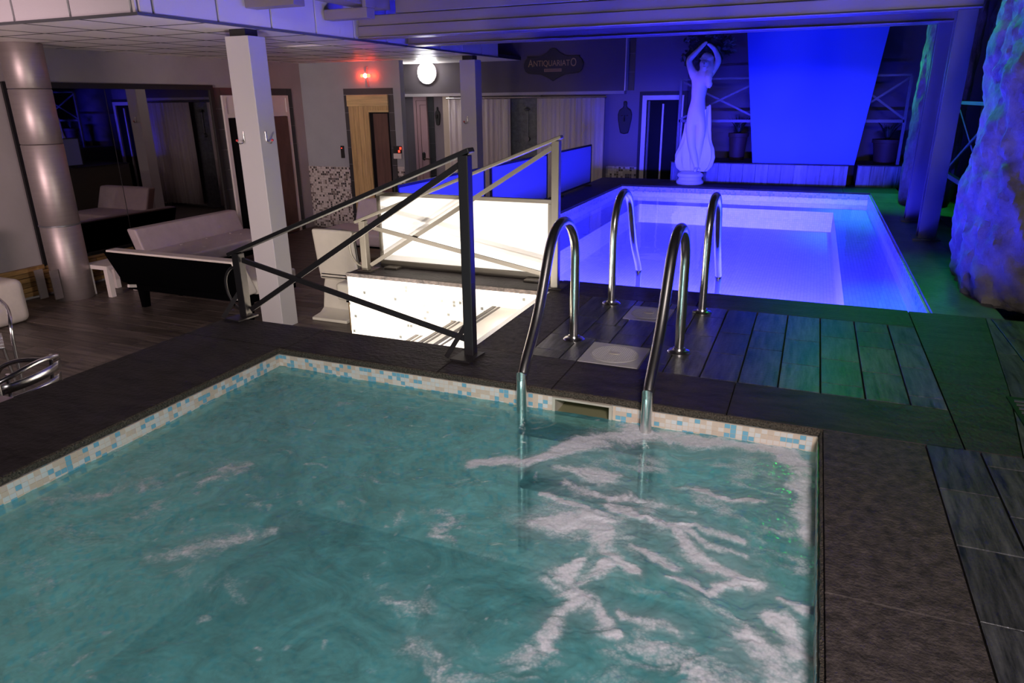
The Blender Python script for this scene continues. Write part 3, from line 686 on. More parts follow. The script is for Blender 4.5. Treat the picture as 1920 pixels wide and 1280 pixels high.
# smoked mirror wall
mr = thing('mirror', 'large smoked wall mirror in a black frame behind the sofas', 'mirror', (XW,6.4,-0.55))
obj('mirror_glass', box(XW+0.002,XW+0.012,5.05,6.14,-0.54,1.27), m_mirror, mr); obj('mirror_glass', box(XW+0.002,XW+0.012,6.15,7.74,-0.54,1.27), m_mirror, mr)
obj('mirror_frame', box(XW+0.001,XW+0.03,4.98,7.80,1.27,1.33), m_black, mr); obj('mirror_frame', box(XW+0.001,XW+0.03,4.98,7.80,-0.575,-0.54), m_black, mr)
obj('mirror_frame', box(XW+0.001,XW+0.03,7.74,7.80,-0.54,1.27), m_black, mr); obj('mirror_frame', box(XW+0.001,XW+0.03,4.98,5.05,-0.54,1.27), m_black, mr)
# ---- ceiling of the lounge
ce = struct('ceiling', box(XW,-4.36,3.86,YB,ZC+0.004,ZC+0.05), m_grout_dark); tag(ce, 'low suspended ceiling of pale square panels over the lounge', None)
for i in range(6):
    x1 = -4.37-0.6*i; x0 = max(x1-0.6, XW)
    for k in range(12):
        y0 = 3.865+0.6*k; y1 = min(y0+0.6, YB)
        if x1-x0 > 0.02 and y1-y0 > 0.02: tilebox('ceiling_panel', x0+0.001, x1-0.001, y0+0.001, y1-0.001, ZC, ZC+0.005, m_ceil, ce, 0)
for i in range(1,6): obj('ceiling_bar', box(-4.37-0.6*i-0.011,-4.37-0.6*i+0.011,3.865,YS,ZC-0.0015,ZC), m_grout_dark, ce)
for k in range(1,10): obj('ceiling_bar', box(XW,-4.37,3.865+0.6*k-0.011,3.865+0.6*k+0.011,ZC-0.0016,ZC-0.0001), m_grout_dark, ce)
fa = struct('trim_5', box(-4.36,-4.345,3.84,9.92,ZC+0.002,2.6), m_joint_metal); tag(fa, 'white panelled edge of the lounge ceiling facing the pools', None)
add_ = obj('edge_board', box(-7.7,-4.36,3.84,3.855,ZC+0.002,2.6), m_joint_metal, fa)
ys_ = [3.84]+[3.96+0.6*k for k in range(10)]+[9.92]
for a, b in zip(ys_, ys_[1:]): obj('fascia_panel', box(-4.345,-4.332,a+0.012,b-0.012,ZC+0.012,2.6), m_fascia, fa)
xs_ = [-4.335]+[-4.385-0.6*k for k in range(6)]+[-7.7]
for a, b in zip(xs_, xs_[1:]):
    if a-b > 0.03: obj('fascia_panel', box(b+0.012,a-0.012,3.826,3.84,ZC+0.012,2.6), m_fascia, fa)
obj('edge_strip', box(-4.35,-4.326,3.82,9.92,ZC-0.006,ZC+0.012), m_joint_metal, fa); obj('edge_strip', box(-7.7,-4.35,3.82,3.845,ZC-0.006,ZC+0.012), m_joint_metal, fa)

# ---- white columns with clothes hooks
def column(x0,x1,y0,y1,label,hooks):
    t = thing('column', label, 'column', ((x0+x1)/2,(y0+y1)/2,L), 'white lounge columns')
    obj('shaft', box(x0,x1,y0,y1,L,1.62), m_white_col, t, bevel=0.004)
    obj('cap', box(x0+0.03,x1-0.05,y0+0.03,y1-0.03,1.62,ZC-0.0005), m_black, t)
    return t
def hook(p, side, label):
    x,y,z = p; t = thing('clothes_hook', label, 'hook', p, 'clothes hooks on the columns')
    if side == 'front': pts = [(x,y-0.006,z+0.09),(x,y-0.008,z+0.02),(x,y-0.02,z),(x-0.015,y-0.05,z-0.005),(x-0.022,y-0.07,z+0.02)]
    else: pts = [(x+0.006,y,z+0.09),(x+0.008,y,z+0.02),(x+0.02,y,z),(x+0.05,y,z-0.005),(x+0.07,y,z+0.02)]
    obj('hook_wire', tube(smooth_path(pts,5), 0.0065, 10), m_chrome, t, smooth=True)
    e = pts[-1]; obj('hook_tip', lathe([(0.001,e[2]-0.011),(0.009,e[2]-0.008),(0.012,e[2]),(0.009,e[2]+0.008),(0.001,e[2]+0.011)], e[0], e[1], 12), m_red, t, smooth=True)
column(-4.61,-4.366,4.894,5.10,'white square column nearest the camera between sofa and cream chair',0)
hook((-4.535,4.894,0.775),'front','chrome hook with red tip on the front of the near column'); hook((-4.366,4.96,0.775),'side','chrome hook with red tip on the right side of the near column')
column(-4.60,-4.366,9.20,9.40,'white square column beside the curtains at the far end of the lounge',0)
hook((-4.50,9.20,0.80),'front','small hook on the far column in front of the curtain')
# ================================================================== OBJECTS
# ---- pool ladders
def arc(cy, cz, r, a0, a1, n=12, x=0):
    return [(x, cy+r*math.cos(a0+(a1-a0)*k/n), cz+r*math.sin(a0+(a1-a0)*k/n)) for k in range(n+1)]
def ladder(x0, x1, yp, s, label, grp, zfoot, treads):
    """yp: plate position, s: +1 if the pool lies towards +Y"""
    t = thing('pool_ladder', label, 'ladder', ((x0+x1)/2, yp, 0), grp)
    for x in (x0, x1):
        r = 0.195; cy = yp+s*r
        pts = [(x,yp,0.004),(x,yp,0.2),(x,yp,0.36)]
        a = [(x, cy-s*r*math.cos(th), 0.405+r*math.sin(th)) for th in [math.radians(d) for d in range(0,151,10)]]
        e = a[-1]
        pts += a
        pts += smooth_path([e,(x,yp+s*0.50,0.26),(x,yp+s*0.665,0.07),(x,yp+s*0.676,0.0),(x,yp+s*0.676,zfoot)],6)[1:]
        h = obj('handrail', tube(pts, 0.0215, 18), m_chrome, t, smooth=True)
        obj('foot_plate', lathe([(0.052,0.0005),(0.052,0.006),(0.046,0.012),(0.030,0.016),(0.027,0.024),(0.0225,0.026)], x, yp, 28), m_chrome, t, smooth=True)
    for z in treads:
        tr = obj('tread', box(x0, x1, yp+s*0.676-0.04, yp+s*0.676+0.04, z, z+0.03), m_black, t, bevel=0.008)
    return t
ladder(-0.961,-0.459,3.059,-1,'stainless steel ladder rails curving into the foaming whirlpool','pool ladders',-0.75,(-0.175,-0.42))
ladder(-0.954,-0.452,3.730,1,'stainless steel ladder rails at the near edge of the blue pool','pool ladders',-0.43,(-0.34,))

# ---- skimmer lids in the deck
def lid(x0,x1,y0,y1,label,m):
    t = thing('skimmer_lid', label, 'drain cover', ((x0+x1)/2,(y0+y1)/2,-0.02), 'skimmer lids in the deck')
    cx, cy = (x0+x1)/2, (y0+y1)/2; r = (x1-x0)/2*0.80
    obj('frame', box(x0+0.003,x1-0.003,y0+0.003,y1-0.003,-0.021,0.001), m, t, bevel=0.001)
    bm = lathe([(r,0.001),(r,0.004),(r*0.95,0.0055),(r*0.93,0.0042),(0.01,0.0042)], cx, cy, 48); rc_ = obj('round_cover', bm, m, t, smooth=True)
    rib = B(); k = -r*0.9
    while k < r*0.9:
        hl = math.sqrt(max(0,(r*0.92)**2-k*k)); add_box(rib, cx-hl, cx+hl, cy+k, cy+k+0.0028, 0.0040, 0.0056); k += 0.0085
    k = -r*0.9
    while k < r*0.9:
        hl = math.sqrt(max(0,(r*0.92)**2-k*k)); add_box(rib, cx+k, cx+k+0.0028, cy-hl, cy+hl, 0.0040, 0.0053); k += 0.0085
    obj('grip_ribs', rib, m, rc_)
    obj('finger_tab', prism([(cx+0.028*math.cos(a)-0.002, cy+0.016*math.sin(a)) for a in [math.pi*2*q/14 for q in range(14)]], 'z', 0.0056, 0.009), m_plastic, rc_)
lid(*LIDS[0],'square white skimmer lid with round ribbed cover beside the near ladder', m_plastic_grey)
lid(*LIDS[1],'square skimmer lid with round cover lit violet beside the blue pool ladder', m_plastic_dim)
# ---- skimmer mouth in the far wall of the whirlpool
t = thing('pool_skimmer', 'cream plastic skimmer opening in the mosaic wall of the whirlpool', 'skimmer', (-0.727,2.46,-0.2))
for b in ((-0.850,-0.838,2.432,2.62,-0.20,-0.0275),(-0.616,-0.604,2.432,2.62,-0.20,-0.0275),(-0.838,-0.616,2.432,2.62,-0.036,-0.0275)): obj('frame', box(*b), m_plastic, t)
m_olive = mat('olive_shaded_plastic',(0.26,0.25,0.14),0.5); obj('back_wall', box(-0.838,-0.616,2.615,2.64,-0.20,-0.036), m_olive, t); obj('throat_floor', box(-0.838,-0.616,2.432,2.615,-0.20,-0.10), m_olive, t)  # shade inside the skimmer throat put into the olive colour
# ---- drain grate at the right border
t = thing('floor_grate', 'dark metal floor grate in the deck at the right edge of the picture', 'grate', (0.86,2.75,0.0))
obj('frame', box(0.795,1.05,2.52,3.0,0.0005,0.006), m_black, t)
for k in range(12): obj('grate_bar', box(0.81,1.04,2.54+0.037*k,2.555+0.037*k,0.006,0.010), m_joint_metal, t)

# ---- railings of the stair
def railing(p0, p1, h0, h1, m, mtop, label, ns=1):
    p0 = Vector(p0); p1 = Vector(p1); d = (p1-p0).normalized()
    t = thing('stair_railing', label, 'railing', tuple((p0+p1)/2), 'metal stair railings')
    Z = Vector((0,0,1)); s = 0.046
    for p, h in ((p0,h0),(p1,h1)): obj('post', bar(p, p+Z*h, s, s, up=(0,1,0)), m, t, bevel=0.003)
    a, b = p0+Z*(h0+0.010), p1+Z*(h1+0.010); dd = (b-a).normalized()
    tr = obj('top_rail', bar(a-dd*0.06, b+dd*0.035, 0.052, 0.020), mtop, t, bevel=0.004)
    q = d*0.03
    obj('brace', bar(p0+q+Z*(h0-0.035), p1-q+Z*0.075, 0.012, 0.026), m, t)
    obj('brace', bar(p0+q+Z*0.04+Vector((0,0.014,0)), p1-q+Z*(h1-0.04)+Vector((0,0.014,0)), 0.012, 0.026), m, t)
    c = [p0-d*x+Z*z for x, z in ((0.02,h0-0.09),(0.06,h0-0.085),(0.105,h0-0.125),(0.122,h0-0.175),(0.115,h0-0.235),(0.085,h0-0.285),(0.05,h0-0.31),(0.02,h0-0.315))]
    obj('end_scroll', tube(smooth_path(c,4), 0.0075, 10), m, t, smooth=True)
    n = Vector((-d.y,d.x,0))*ns
    for p in (p0,p1):
        obj('base_plate', bar(p-d*0.05+Z*0.004-n*0.03, p+d*0.05+Z*0.004-n*0.03, 0.14, 0.008), m, t)
        obj('foot_stay', bar(p-d*0.075-n*0.09+Z*0.008, p-d*0.02-n*0.005+Z*0.14, 0.006, 0.022), m, t)
    return t
railing((-2.745,2.800,0),(-1.335,2.690,0),0.350,0.885,m_rail,m_rail,'dark metal stair railing with crossed braces at the whirlpool corner')
railing((-2.735,3.945,0.0),(-1.368,3.950,0),0.345,0.875,m_rail_warm,m_rail_warm,'beige lit metal stair railing in front of the glowing white panel',-1)
# ---- windscreen panels
t = thing('screen_panel', 'white translucent screen panel glowing beside the stairs', 'screen', (-2.08,4.12,0))
obj('sheet', box(-2.70,-1.475,4.118,4.124,0.045,0.49), m_screen, t)
for b in ((-2.725,-1.45,4.108,4.134,0.49,0.515),(-2.725,-1.45,4.108,4.134,0.001,0.045),(-2.725,-2.70,4.108,4.134,0.045,0.49),(-1.475,-1.45,4.108,4.134,0.045,0.49)): obj('frame', box(*b), m_rail_warm, t, bevel=0.002)
for x in (-2.6,-1.56): obj('foot', box(x-0.05,x+0.05,4.03,4.107,0.001,0.015), m_rail_warm, t, bevel=0.002)
for i, (a, b) in enumerate(((4.42,5.93),(6.07,7.62),(7.80,9.36))):
    t = thing('screen_panel', ('blue lit screen panel nearest the glowing white panel beside the pool','middle blue lit screen panel of the row beside the pool','farthest blue lit screen panel of the row towards the statue')[i], 'screen', (-2.75,(a+b)/2,0), 'blue lit screens along the pool')
    obj('sheet', box(-2.753,-2.747,a+0.02,b-0.02,0.04,0.505), m_screen_blue, t)
    for q in ((-2.76,-2.74,a,b,0.505,0.525),(-2.76,-2.74,a,b,0.02,0.04),(-2.76,-2.74,a,a+0.02,0.04,0.505),(-2.76,-2.74,b-0.02,b,0.04,0.505)): obj('frame', box(*q), m_black, t)
    for y in (a+0.2,b-0.2): obj('foot', box(-2.80,-2.68,y-0.02,y+0.02,0.001,0.02), m_black, t)

# ---- roof beams and steel columns
def beam(name, label, pieces, m=m_beam, grp='roof beams over the pools'):
    x0,x1,y0,y1,z0,z1 = pieces[0]
    t = thing(name, label, 'beam', ((x0+x1)/2,(y0+y1)/2,z0), grp)
    for k, b in enumerate(pieces): obj('beam_box' if k == 0 else 'beam_cladding', box(*b), m, t, bevel=0.006)
    return t
beam('roof_beam','lowest long roof beam, farthest over the pool',[(-4.30,1.01,7.34,7.52,1.695,1.775),(-4.30,1.01,7.32,7.54,1.679,1.695),(-4.30,1.01,7.36,7.54,1.775,1.95)])
beam('roof_beam','long roof beam with stepped cladding along the top of the picture',[(-4.30,1.01,6.38,6.54,1.702,1.800),(-4.30,1.01,6.365,6.56,1.688,1.702),(-4.30,1.01,6.395,6.54,1.803,1.895),(-3.86,1.01,6.385,6.54,1.90,2.05),(-3.86,1.01,6.40,6.54,2.055,2.4)])
beam('roof_beam','short stub beam with upturned end beside the ceiling edge',[(-4.31,-3.84,5.86,5.99,1.812,1.90),(-3.88,-3.84,5.85,6.0,1.90,1.99)])
beam('roof_beam','short stub beam nearest the camera at the top edge',[(-4.31,-3.83,4.84,4.98,1.812,1.92),(-3.87,-3.83,4.83,4.99,1.92,2.0)])
beam('roof_gutter','dark blue lit gutter beam along the ceiling edge above the stub beams',[(-4.10,-3.90,4.0,6.36,1.925,2.03)])
beam('roof_gutter','second dark gutter beam running above the stub beams',[(-3.82,-3.60,4.2,6.36,2.02,2.14)])
def steel_col(x0,x1,y,label):
    t = thing('steel_column', label, 'column', ((x0+x1)/2,y,0), 'steel roof columns')
    obj('flange', box(x0,x1,y,y+0.012,0.012,1.687), m_steel_col, t); obj('flange', box(x0,x1,y+0.12,y+0.132,0.012,1.687), m_steel_col, t)
    obj('web', box((x0+x1)/2-0.006,(x0+x1)/2+0.006,y+0.012,y+0.12,0.012,1.687), m_steel_col, t)
    obj('base_plate', box(x0-0.04,x1+0.03,y-0.04,y+0.18,0.0005,0.012), m_steel_col, t)
steel_col(0.862,0.990,6.42,'steel column in front at the right side of the blue pool')
steel_col(0.862,0.985,7.37,'steel column behind the front one at the right side of the pool')

# ---- rocks
def rock(name, label, cx, cy, rx, ry, z0, z1, m, seed, amp=0.16, lean=(0,0), top=0.8, nz=150, na=170, grp=None, sq=2.0):
    a = np.linspace(0, 2*math.pi, na, endpoint=False); z = np.linspace(0, 1, nz); A, Z = np.meshgrid(a, z, indexing='ij')
    ca, sa = np.cos(A), np.sin(A); H = z1-z0
    def n3(f, s): return (fbm(ca*f+Z*H*f*0.9+9, sa*f+7, s, 4)+fbm(sa*f+3, Z*H*f+ca*f*0.7+5, s+50, 4))/2
    low = n3(1.3, seed); mid = n3(3.5, seed+7); hi = n3(9, seed+13)
    r = 1+amp*2.2*(low-0.5)+amp*1.2*(np.abs(mid-0.5)*2-0.3)+amp*0.45*(np.abs(hi-0.5)*2)
    base = np.where(Z < 0.08, 0.90+0.10*np.sqrt(np.clip(Z/0.08,0,1)), 1)*(1-(1-top)*Z)
    r = r*base*(np.abs(ca)**sq+np.abs(sa)**sq)**(-1/sq)
    X = cx+lean[0]*Z+rx*r*ca; Y = cy+lean[1]*Z+ry*r*sa; ZZ = z0+H*Z+0.02*(hi-0.5)
    ZZ[:,0] = z0
    vs = np.stack([X.ravel(), Y.ravel(), ZZ.ravel()], 1).tolist(); I = np.arange(na*nz).reshape(na, nz); J = np.roll(I, -1, 0)
    fs = np.stack([I[:,:-1].ravel(), J[:,:-1].ravel(), J[:,1:].ravel(), I[:,1:].ravel()], 1).tolist(); fs.append(I[:,-1].tolist()); fs.append(I[::-1,0].tolist())
    bm = B(); V = [bm.verts.new(v) for v in vs]
    for f in fs: bm.faces.new([V[i] for i in f])
    o = obj(name, bm, m, None, smooth=True); tag(o, label, 'rock', grp); return o
rock('rock_pillar','large grey artificial rock pillar at the right edge, lit green and blue',1.50,4.86,0.64,0.60,-0.02,2.5,m_rock,301,0.15,(0.05,0.05),0.95,grp='artificial rocks',sq=3.2)
rock('rock_pillar','slim rock pillar edged in green light behind the steel columns',1.16,8.72,0.26,0.30,-0.02,2.6,m_rock,401,0.16,(0.02,0),0.95,90,90,grp='artificial rocks')
# dark rock wall behind
na, nz = 90, 60
Yg, Zg = np.meshgrid(np.linspace(5.6,10.9,na), np.linspace(-0.14,2.9,nz), indexing='ij')
Xg = 2.30-0.55*fbm(Yg*1.1, Zg*1.1, 501)-0.18*fbm(Yg*4, Zg*4, 511)
I = np.arange(na*nz).reshape(na,nz); bm = B(); V = [bm.verts.new(v) for v in np.stack([Xg.ravel(),Yg.ravel(),Zg.ravel()],1).tolist()]
for f in np.stack([I[:-1,:-1].ravel(), I[:-1,1:].ravel(), I[1:,1:].ravel(), I[1:,:-1].ravel()],1).tolist(): bm.faces.new([V[i] for i in f])
# closed back
Bk = [[bm.verts.new((2.44, Yg[i,0], z)) for z in (-0.14,2.9)] for i in (0,na-1)]
bm.faces.new((Bk[0][0],Bk[0][1],Bk[1][1],Bk[1][0]))
bmesh.ops.recalc_face_normals(bm, faces=bm.faces)
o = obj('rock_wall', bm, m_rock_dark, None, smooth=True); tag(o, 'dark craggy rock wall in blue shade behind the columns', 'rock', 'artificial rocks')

# ---- lattice railings
def lattice(name, label, a, b, z0, z1, bays, m, posts_to, vert_first=True, w=0.035):
    """a,b: xy ends"""
    a = Vector((*a,0)); b = Vector((*b,0)); t = thing(name, label, 'railing', tuple((a+b)/2+Vector((0,0,posts_to))), 'crossed lattice railings')
    Z = Vector((0,0,1))
    obj('top_rail', bar(a+Z*z1, b+Z*z1, w*1.5, w*0.7), m, t); obj('bottom_rail', bar(a+Z*z0, b+Z*z0, w, w), m, t)
    for f0, f1 in zip(bays, bays[1:]):
        p, q = a.lerp(b,f0), a.lerp(b,f1)
        obj('brace', bar(p+Z*(z0+0.02), q+Z*(z1-0.02), 0.012, 0.024), m, t); n = Vector((-(b-a).y,(b-a).x,0)).normalized()*0.013
        obj('brace', bar(p+Z*(z1-0.02)+n, q+Z*(z0+0.02)+n, 0.012, 0.024), m, t)
    for f in bays: p = a.lerp(b,f); obj('post', bar(p+Z*posts_to, p+Z*(z1-0.012), w, w, up=(0,1,0)), m, t)
    return t
lattice('lattice_railing','blue lit lattice railing on the planter behind statue and blue board',(-1.75,10.2),(1.0,10.2),0.80,1.335,(0,0.38,0.75,1.0),m_steel_col,0.271)
lattice('lattice_railing','lattice railing with crossed bars between column and large rock',(1.25,8.3),(1.25,6.4),0.36,1.03,(0,1.0),m_steel_col,-0.141,w=0.04)

# ---- planter ledges faced with board tiles
def ledge(x0,x1,y0,label):
    t = thing('planter_ledge', label, 'planter', ((x0+x1)/2,y0+0.3,0), 'tiled planter ledges')
    bm = box(x0,x1,y0,10.28,0.001,0.262); add_box(bm,x0,x1,10.281,10.85,L-0.007,0.262); obj('body', bm, m_grout_dark, t)
    n = int(round((x1-x0)/0.16)); wd = (x1-x0)/n
    for k in range(n): tilebox('face_tile', x0+wd*k+0.002, x0+wd*(k+1)-0.002, y0-0.011, y0-0.0005, 0.002, 0.258, m_ledge_tile, t, 0)
    obj('cap', box(x0-0.005,x1+0.005,y0-0.014,10.85,0.262,0.2705), m_slate, t)
ledge(-1.79,0.44,10.02,'long low planter ledge faced with upright wood-look tiles behind the pool')
ledge(0.55,1.32,10.10,'short planter ledge lit green at the right end behind the pool')
# ---- blue board
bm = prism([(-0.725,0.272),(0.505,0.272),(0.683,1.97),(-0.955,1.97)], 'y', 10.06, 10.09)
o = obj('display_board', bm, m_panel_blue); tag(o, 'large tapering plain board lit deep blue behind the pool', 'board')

# ---- statue
sx, sy = -1.485, 9.79
stt = thing('statue', 'white marble statue of a draped woman with raised arms by the pool', 'statue', (sx,sy,0.0))
obj('plinth', lathe([(0.168,0.001),(0.18,0.02),(0.178,0.045),(0.155,0.065),(0.15,0.085),(0.172,0.11),(0.165,0.14),(0.12,0.165)], sx, sy, 40), m_marble, stt, smooth=True)
SK = [('pelvis',.02,0,.90,.150,.115,None),('belly',.03,-.005,1.0,.125,.098,'pelvis'),('waist',.035,0,1.09,.104,.084,'belly'),('rib',.035,-.008,1.18,.118,.096,'waist'),('chest',.045,-.012,1.28,.136,.108,'rib'),('upper',.055,0,1.36,.105,.072,'chest'),
 ('neck',.075,0,1.415,.046,.046,'upper'),('jaw',.085,-.022,1.455,.058,.058,'neck'),('head',.09,-.015,1.505,.076,.084,'jaw'),('crown',.09,-.005,1.56,.056,.060,'head'),
 ('shl',-.045,0,1.37,.058,.056,'upper'),('ell',-.125,-.03,1.55,.046,.044,'shl'),('wrl',.00,-.03,1.675,.033,.032,'ell'),('hal',.06,-.035,1.735,.022,.026,'wrl'),('fil',.10,-.04,1.765,.012,.014,'hal'),
 ('shr',.155,0,1.37,.058,.056,'upper'),('elr',.26,.0,1.54,.046,.044,'shr'),('wrr',.20,-.02,1.67,.033,.032,'elr'),('har',.14,-.035,1.72,.022,.026,'wrr'),('fir',.10,-.045,1.74,.012,.014,'har'),
 ('hipl',-.035,-.01,.80,.086,.085,'pelvis'),('thl',-.02,-.04,.66,.072,.074,'hipl'),('knl',.0,-.075,.51,.052,.056,'thl'),('cal',.04,-.06,.37,.048,.052,'knl'),('anl',.085,-.055,.215,.028,.030,'cal'),('tol',.075,-.13,.182,.028,.020,'anl'),
 ('hipr',.085,.0,.80,.084,.085,'pelvis'),('thr',.095,-.02,.66,.070,.074,'hipr'),('knr',.09,-.03,.50,.054,.056,'thr'),('car',.08,.0,.37,.048,.05,'knr'),('anr',.075,.03,.22,.03,.032,'car'),('tor',.12,-.05,.185,.028,.02,'anr')]
idx = {s[0]: i for i, s in enumerate(SK)}
me = bpy.data.meshes.new('figure'); me.from_pydata([(s[1],s[2],s[3]) for s in SK], [(idx[s[6]],i) for i, s in enumerate(SK) if s[6]], [])
me.materials.append(m_marble); fo_ = link('figure', me, (sx,sy,0), None, stt)
md = fo_.modifiers.new('skin','SKIN'); md.use_smooth_shade = True
for v, s in zip(me.skin_vertices[0].data, SK): v.radius = (s[4], s[5])
me.skin_vertices[0].data[0].use_root = True
ms = fo_.modifiers.new('sub','SUBSURF'); ms.levels = 2; ms.render_levels = 2
# drapery with folds
na, nz = 96, 44; bm = B(); rows = []
for j in range(nz):
    u = j/(nz-1); z = 0.165+u*0.73
    br = np.interp(z, [0.16,0.22,0.32,0.42,0.52,0.62,0.75,0.88,0.95],[0.145,0.195,0.225,0.220,0.190,0.170,0.160,0.152,0.142]); row = []
    for i in range(na):
        a = 2*math.pi*i/na; fold = 0.17*math.sin(8*a+3.0*u+math.sin(3*a))+0.07*math.sin(17*a-4*u)
        fold *= (1-0.6*u); front = max(0, -math.sin(a)); r = br*(1+fold)
        zz = z+0.13*u*math.cos(a-0.2)*0.9          # hem runs up to the right hip
        row.append(bm.verts.new((sx+0.03+r*math.cos(a)*1.0, sy+0.055+r*math.sin(a)*(0.62-0.38*front*(1-u)), zz)))
    rows.append(row)
for A_, C_ in zip(rows, rows[1:]):
    for i in range(na): bm.faces.new((A_[i], A_[(i+1)%na], C_[(i+1)%na], C_[i]))
obj('drapery', bm, m_marble, stt, smooth=True)
# hair: cap with a long lock over the right shoulder; face relief
bm = tube(smooth_path([(sx+.05,sy+.03,1.53),(sx+.10,sy+.035,1.575),(sx+.14,sy+.01,1.52),(sx+.155,sy-.03,1.43),(sx+.15,sy-.075,1.34),(sx+.165,sy-.085,1.26),(sx+.16,sy-.08,1.22)],5), [.06]*4+[.074]*6+[.060]*6+[.048]*6+[.042]*6+[.026]*3, 14)
for v in bm.verts: v.co += Vector((math.sin(v.co.z*120)*.004, 0, 0))
obj('hair', bm, m_marble, stt, smooth=True)
obj('nose', tube([(sx+.088,sy-.092,1.525),(sx+.088,sy-.112,1.497),(sx+.088,sy-.098,1.490)], [.006,.010,.006], 8), m_marble, stt, smooth=True)
for dx in (-.022,.022): obj('eye', lathe([(.001,1.512),(.010,1.517),(.011,1.522),(.001,1.528)], sx+.088+dx, sy-.088, 8), m_marble, stt, smooth=True)
obj('mouth', tube([(sx+.070,sy-.078,1.472),(sx+.088,sy-.088,1.471),(sx+.106,sy-.078,1.472)], [.003,.007,.003], 8), m_marble, stt, smooth=True)
# hanging plant held over the head
hp = thing('hanging_plant', 'dark leafy garland held above the head of the statue', 'plant', (sx+0.09,sy+0.02,1.45))
bm = B()
for k in range(420):
    a = random.uniform(0,2*math.pi); rr_ = random.uniform(0.05,0.34); c = Vector((sx+0.10+rr_*math.cos(a)*0.92, sy+0.07+random.uniform(-0.06,0.10), 1.735+0.17*math.sin(a)*rr_/0.3+random.uniform(-0.05,0.05)))
    if c.x < sx-0.16: c.z -= random.uniform(0.0,0.22)
    d = Vector((random.uniform(-1,1),random.uniform(-.5,.5),random.uniform(-1,.4))).normalized(); s_ = d.cross(Vector((0,1,0.3))).normalized(); l_ = random.uniform(.05,.09); w_ = l_*0.28
    q = [bm.verts.new(p) for p in (c, c+d*l_*.5+s_*w_+Vector((0,-.006,0)), c+d*l_, c+d*l_*.5-s_*w_+Vector((0,-.006,0)))]; bm.faces.new(q)
lv = obj('foliage', bm, m_leaf, hp); lv['kind'] = 'stuff'
obj('stem', tube(smooth_path([(sx-.18,sy+.06,1.50),(sx-.12,sy+.07,1.70),(sx+.1,sy+.07,1.80),(sx+.30,sy+.07,1.72),(sx+.34,sy+.06,1.62)],6), .008, 8), m_leaf, hp)

# ---- pots behind the ledge
def pot(x,y,label,r=0.14,h=0.28):
    t = thing('plant_pot', label, 'plant pot', (x,y,0.271), 'dark pots on the planter')
    obj('pot_body', lathe([(r*.75,0.2715),(r*.95,0.271+h*.85),(r*1.05,0.271+h*.86),(r*1.05,0.271+h),(r*.92,0.271+h),(r*.90,0.271+h*.9),(0.01,0.271+h*.88)], x, y, 28), m_terra, t, smooth=True)
    bm = B()
    for k in range(40):
        a = random.uniform(0,6.28); l_ = random.uniform(.12,.30); b_ = Vector((x,y,0.271+h*.88)); e = b_+Vector((math.cos(a)*l_*.7, math.sin(a)*l_*.4, l_)); m_ = (b_+e)/2+Vector((0,0,.05)); s_ = Vector((-math.sin(a),math.cos(a),0))*.012
        vv = [bm.verts.new(p) for p in (b_, m_+s_, e, m_-s_)]; bm.faces.new(vv)
    f_ = obj('foliage', bm, m_leaf, t); f_['kind'] = 'stuff'
pot(0.87,10.45,'round brown pot in green light at the right end of the planter',0.17,0.30); pot(-0.98,10.55,'tall dark pot left of the blue board',0.13,0.36)

# ---- sign
t = thing('wall_sign_board', 'black shaped wall sign with gold letters reading ANTIQUARIATO', 'sign', (-3.82,10.83,1.46))
half = [(0,1.855),(.05,1.845),(.10,1.795),(.16,1.765),(.20,1.745),(.30,1.738),(.43,1.745),(.415,1.725),(.455,1.69),(.478,1.64),(.478,1.585),(.45,1.53),(.40,1.500),(.34,1.492),(.27,1.488),(.20,1.482),(.13,1.455),(.07,1.425),(0,1.385)]
poly = [(-3.82+x,z-0.02) for x, z in half]+[(-3.82-x,z-0.02) for x, z in half[::-1][1:-1]]
brd_ = obj('board', prism(poly, 'y', 10.825, 10.858), m_black, t, bevel=0.004)
def letters(txt, size, x, z, y, m, parent, name, width=None):
    c = bpy.data.curves.new(name, 'FONT'); c.body = txt; c.size = size; c.extrude = 0.002; c.align_x = 'LEFT'
    o = bpy.data.objects.new(name, c); COL.objects.link(o); bpy.context.view_layer.update()
    me = bpy.data.meshes.new_from_object(o.evaluated_get(bpy.context.evaluated_depsgraph_get())); bpy.data.objects.remove(o)
    xs = [v.co.x for v in me.vertices]; x0, w0 = min(xs), max(xs)-min(xs); f = (width/w0) if width else 1
    me.transform(Matrix.Translation((x,y,z)) @ Matrix.Rotation(math.pi/2,4,'X') @ Matrix.Scale(f,4,(1,0,0)) @ Matrix.Translation((-x0,0,0)))
    bm = B(); bm.from_mesh(me); bpy.data.meshes.remove(me); return obj(name, bm, m, parent)
letters('A',0.155,-4.225,1.575,10.8235,m_gold,brd_,'lettering',0.082); letters('NTIQUARIAT',0.118,-4.135,1.582,10.8235,m_gold,brd_,'lettering',0.585); letters('O',0.165,-3.535,1.572,10.8235,m_gold,brd_,'lettering',0.088)
bm = B()
for b in ((-3.96,-3.68,1.500,1.506),(-3.96,-3.68,1.536,1.542),(-3.96,-3.954,1.506,1.536),(-3.686,-3.68,1.506,1.536)): add_box(bm,b[0],b[1],10.820,10.8255,b[2],b[3])
obj('plaque_border', bm, m_gold, brd_)
obj('plaque_fill', box(-3.954,-3.686,10.8225,10.8255,1.506,1.536), mat('dull_gold', (0.16,0.09,0.035),0.6), brd_)

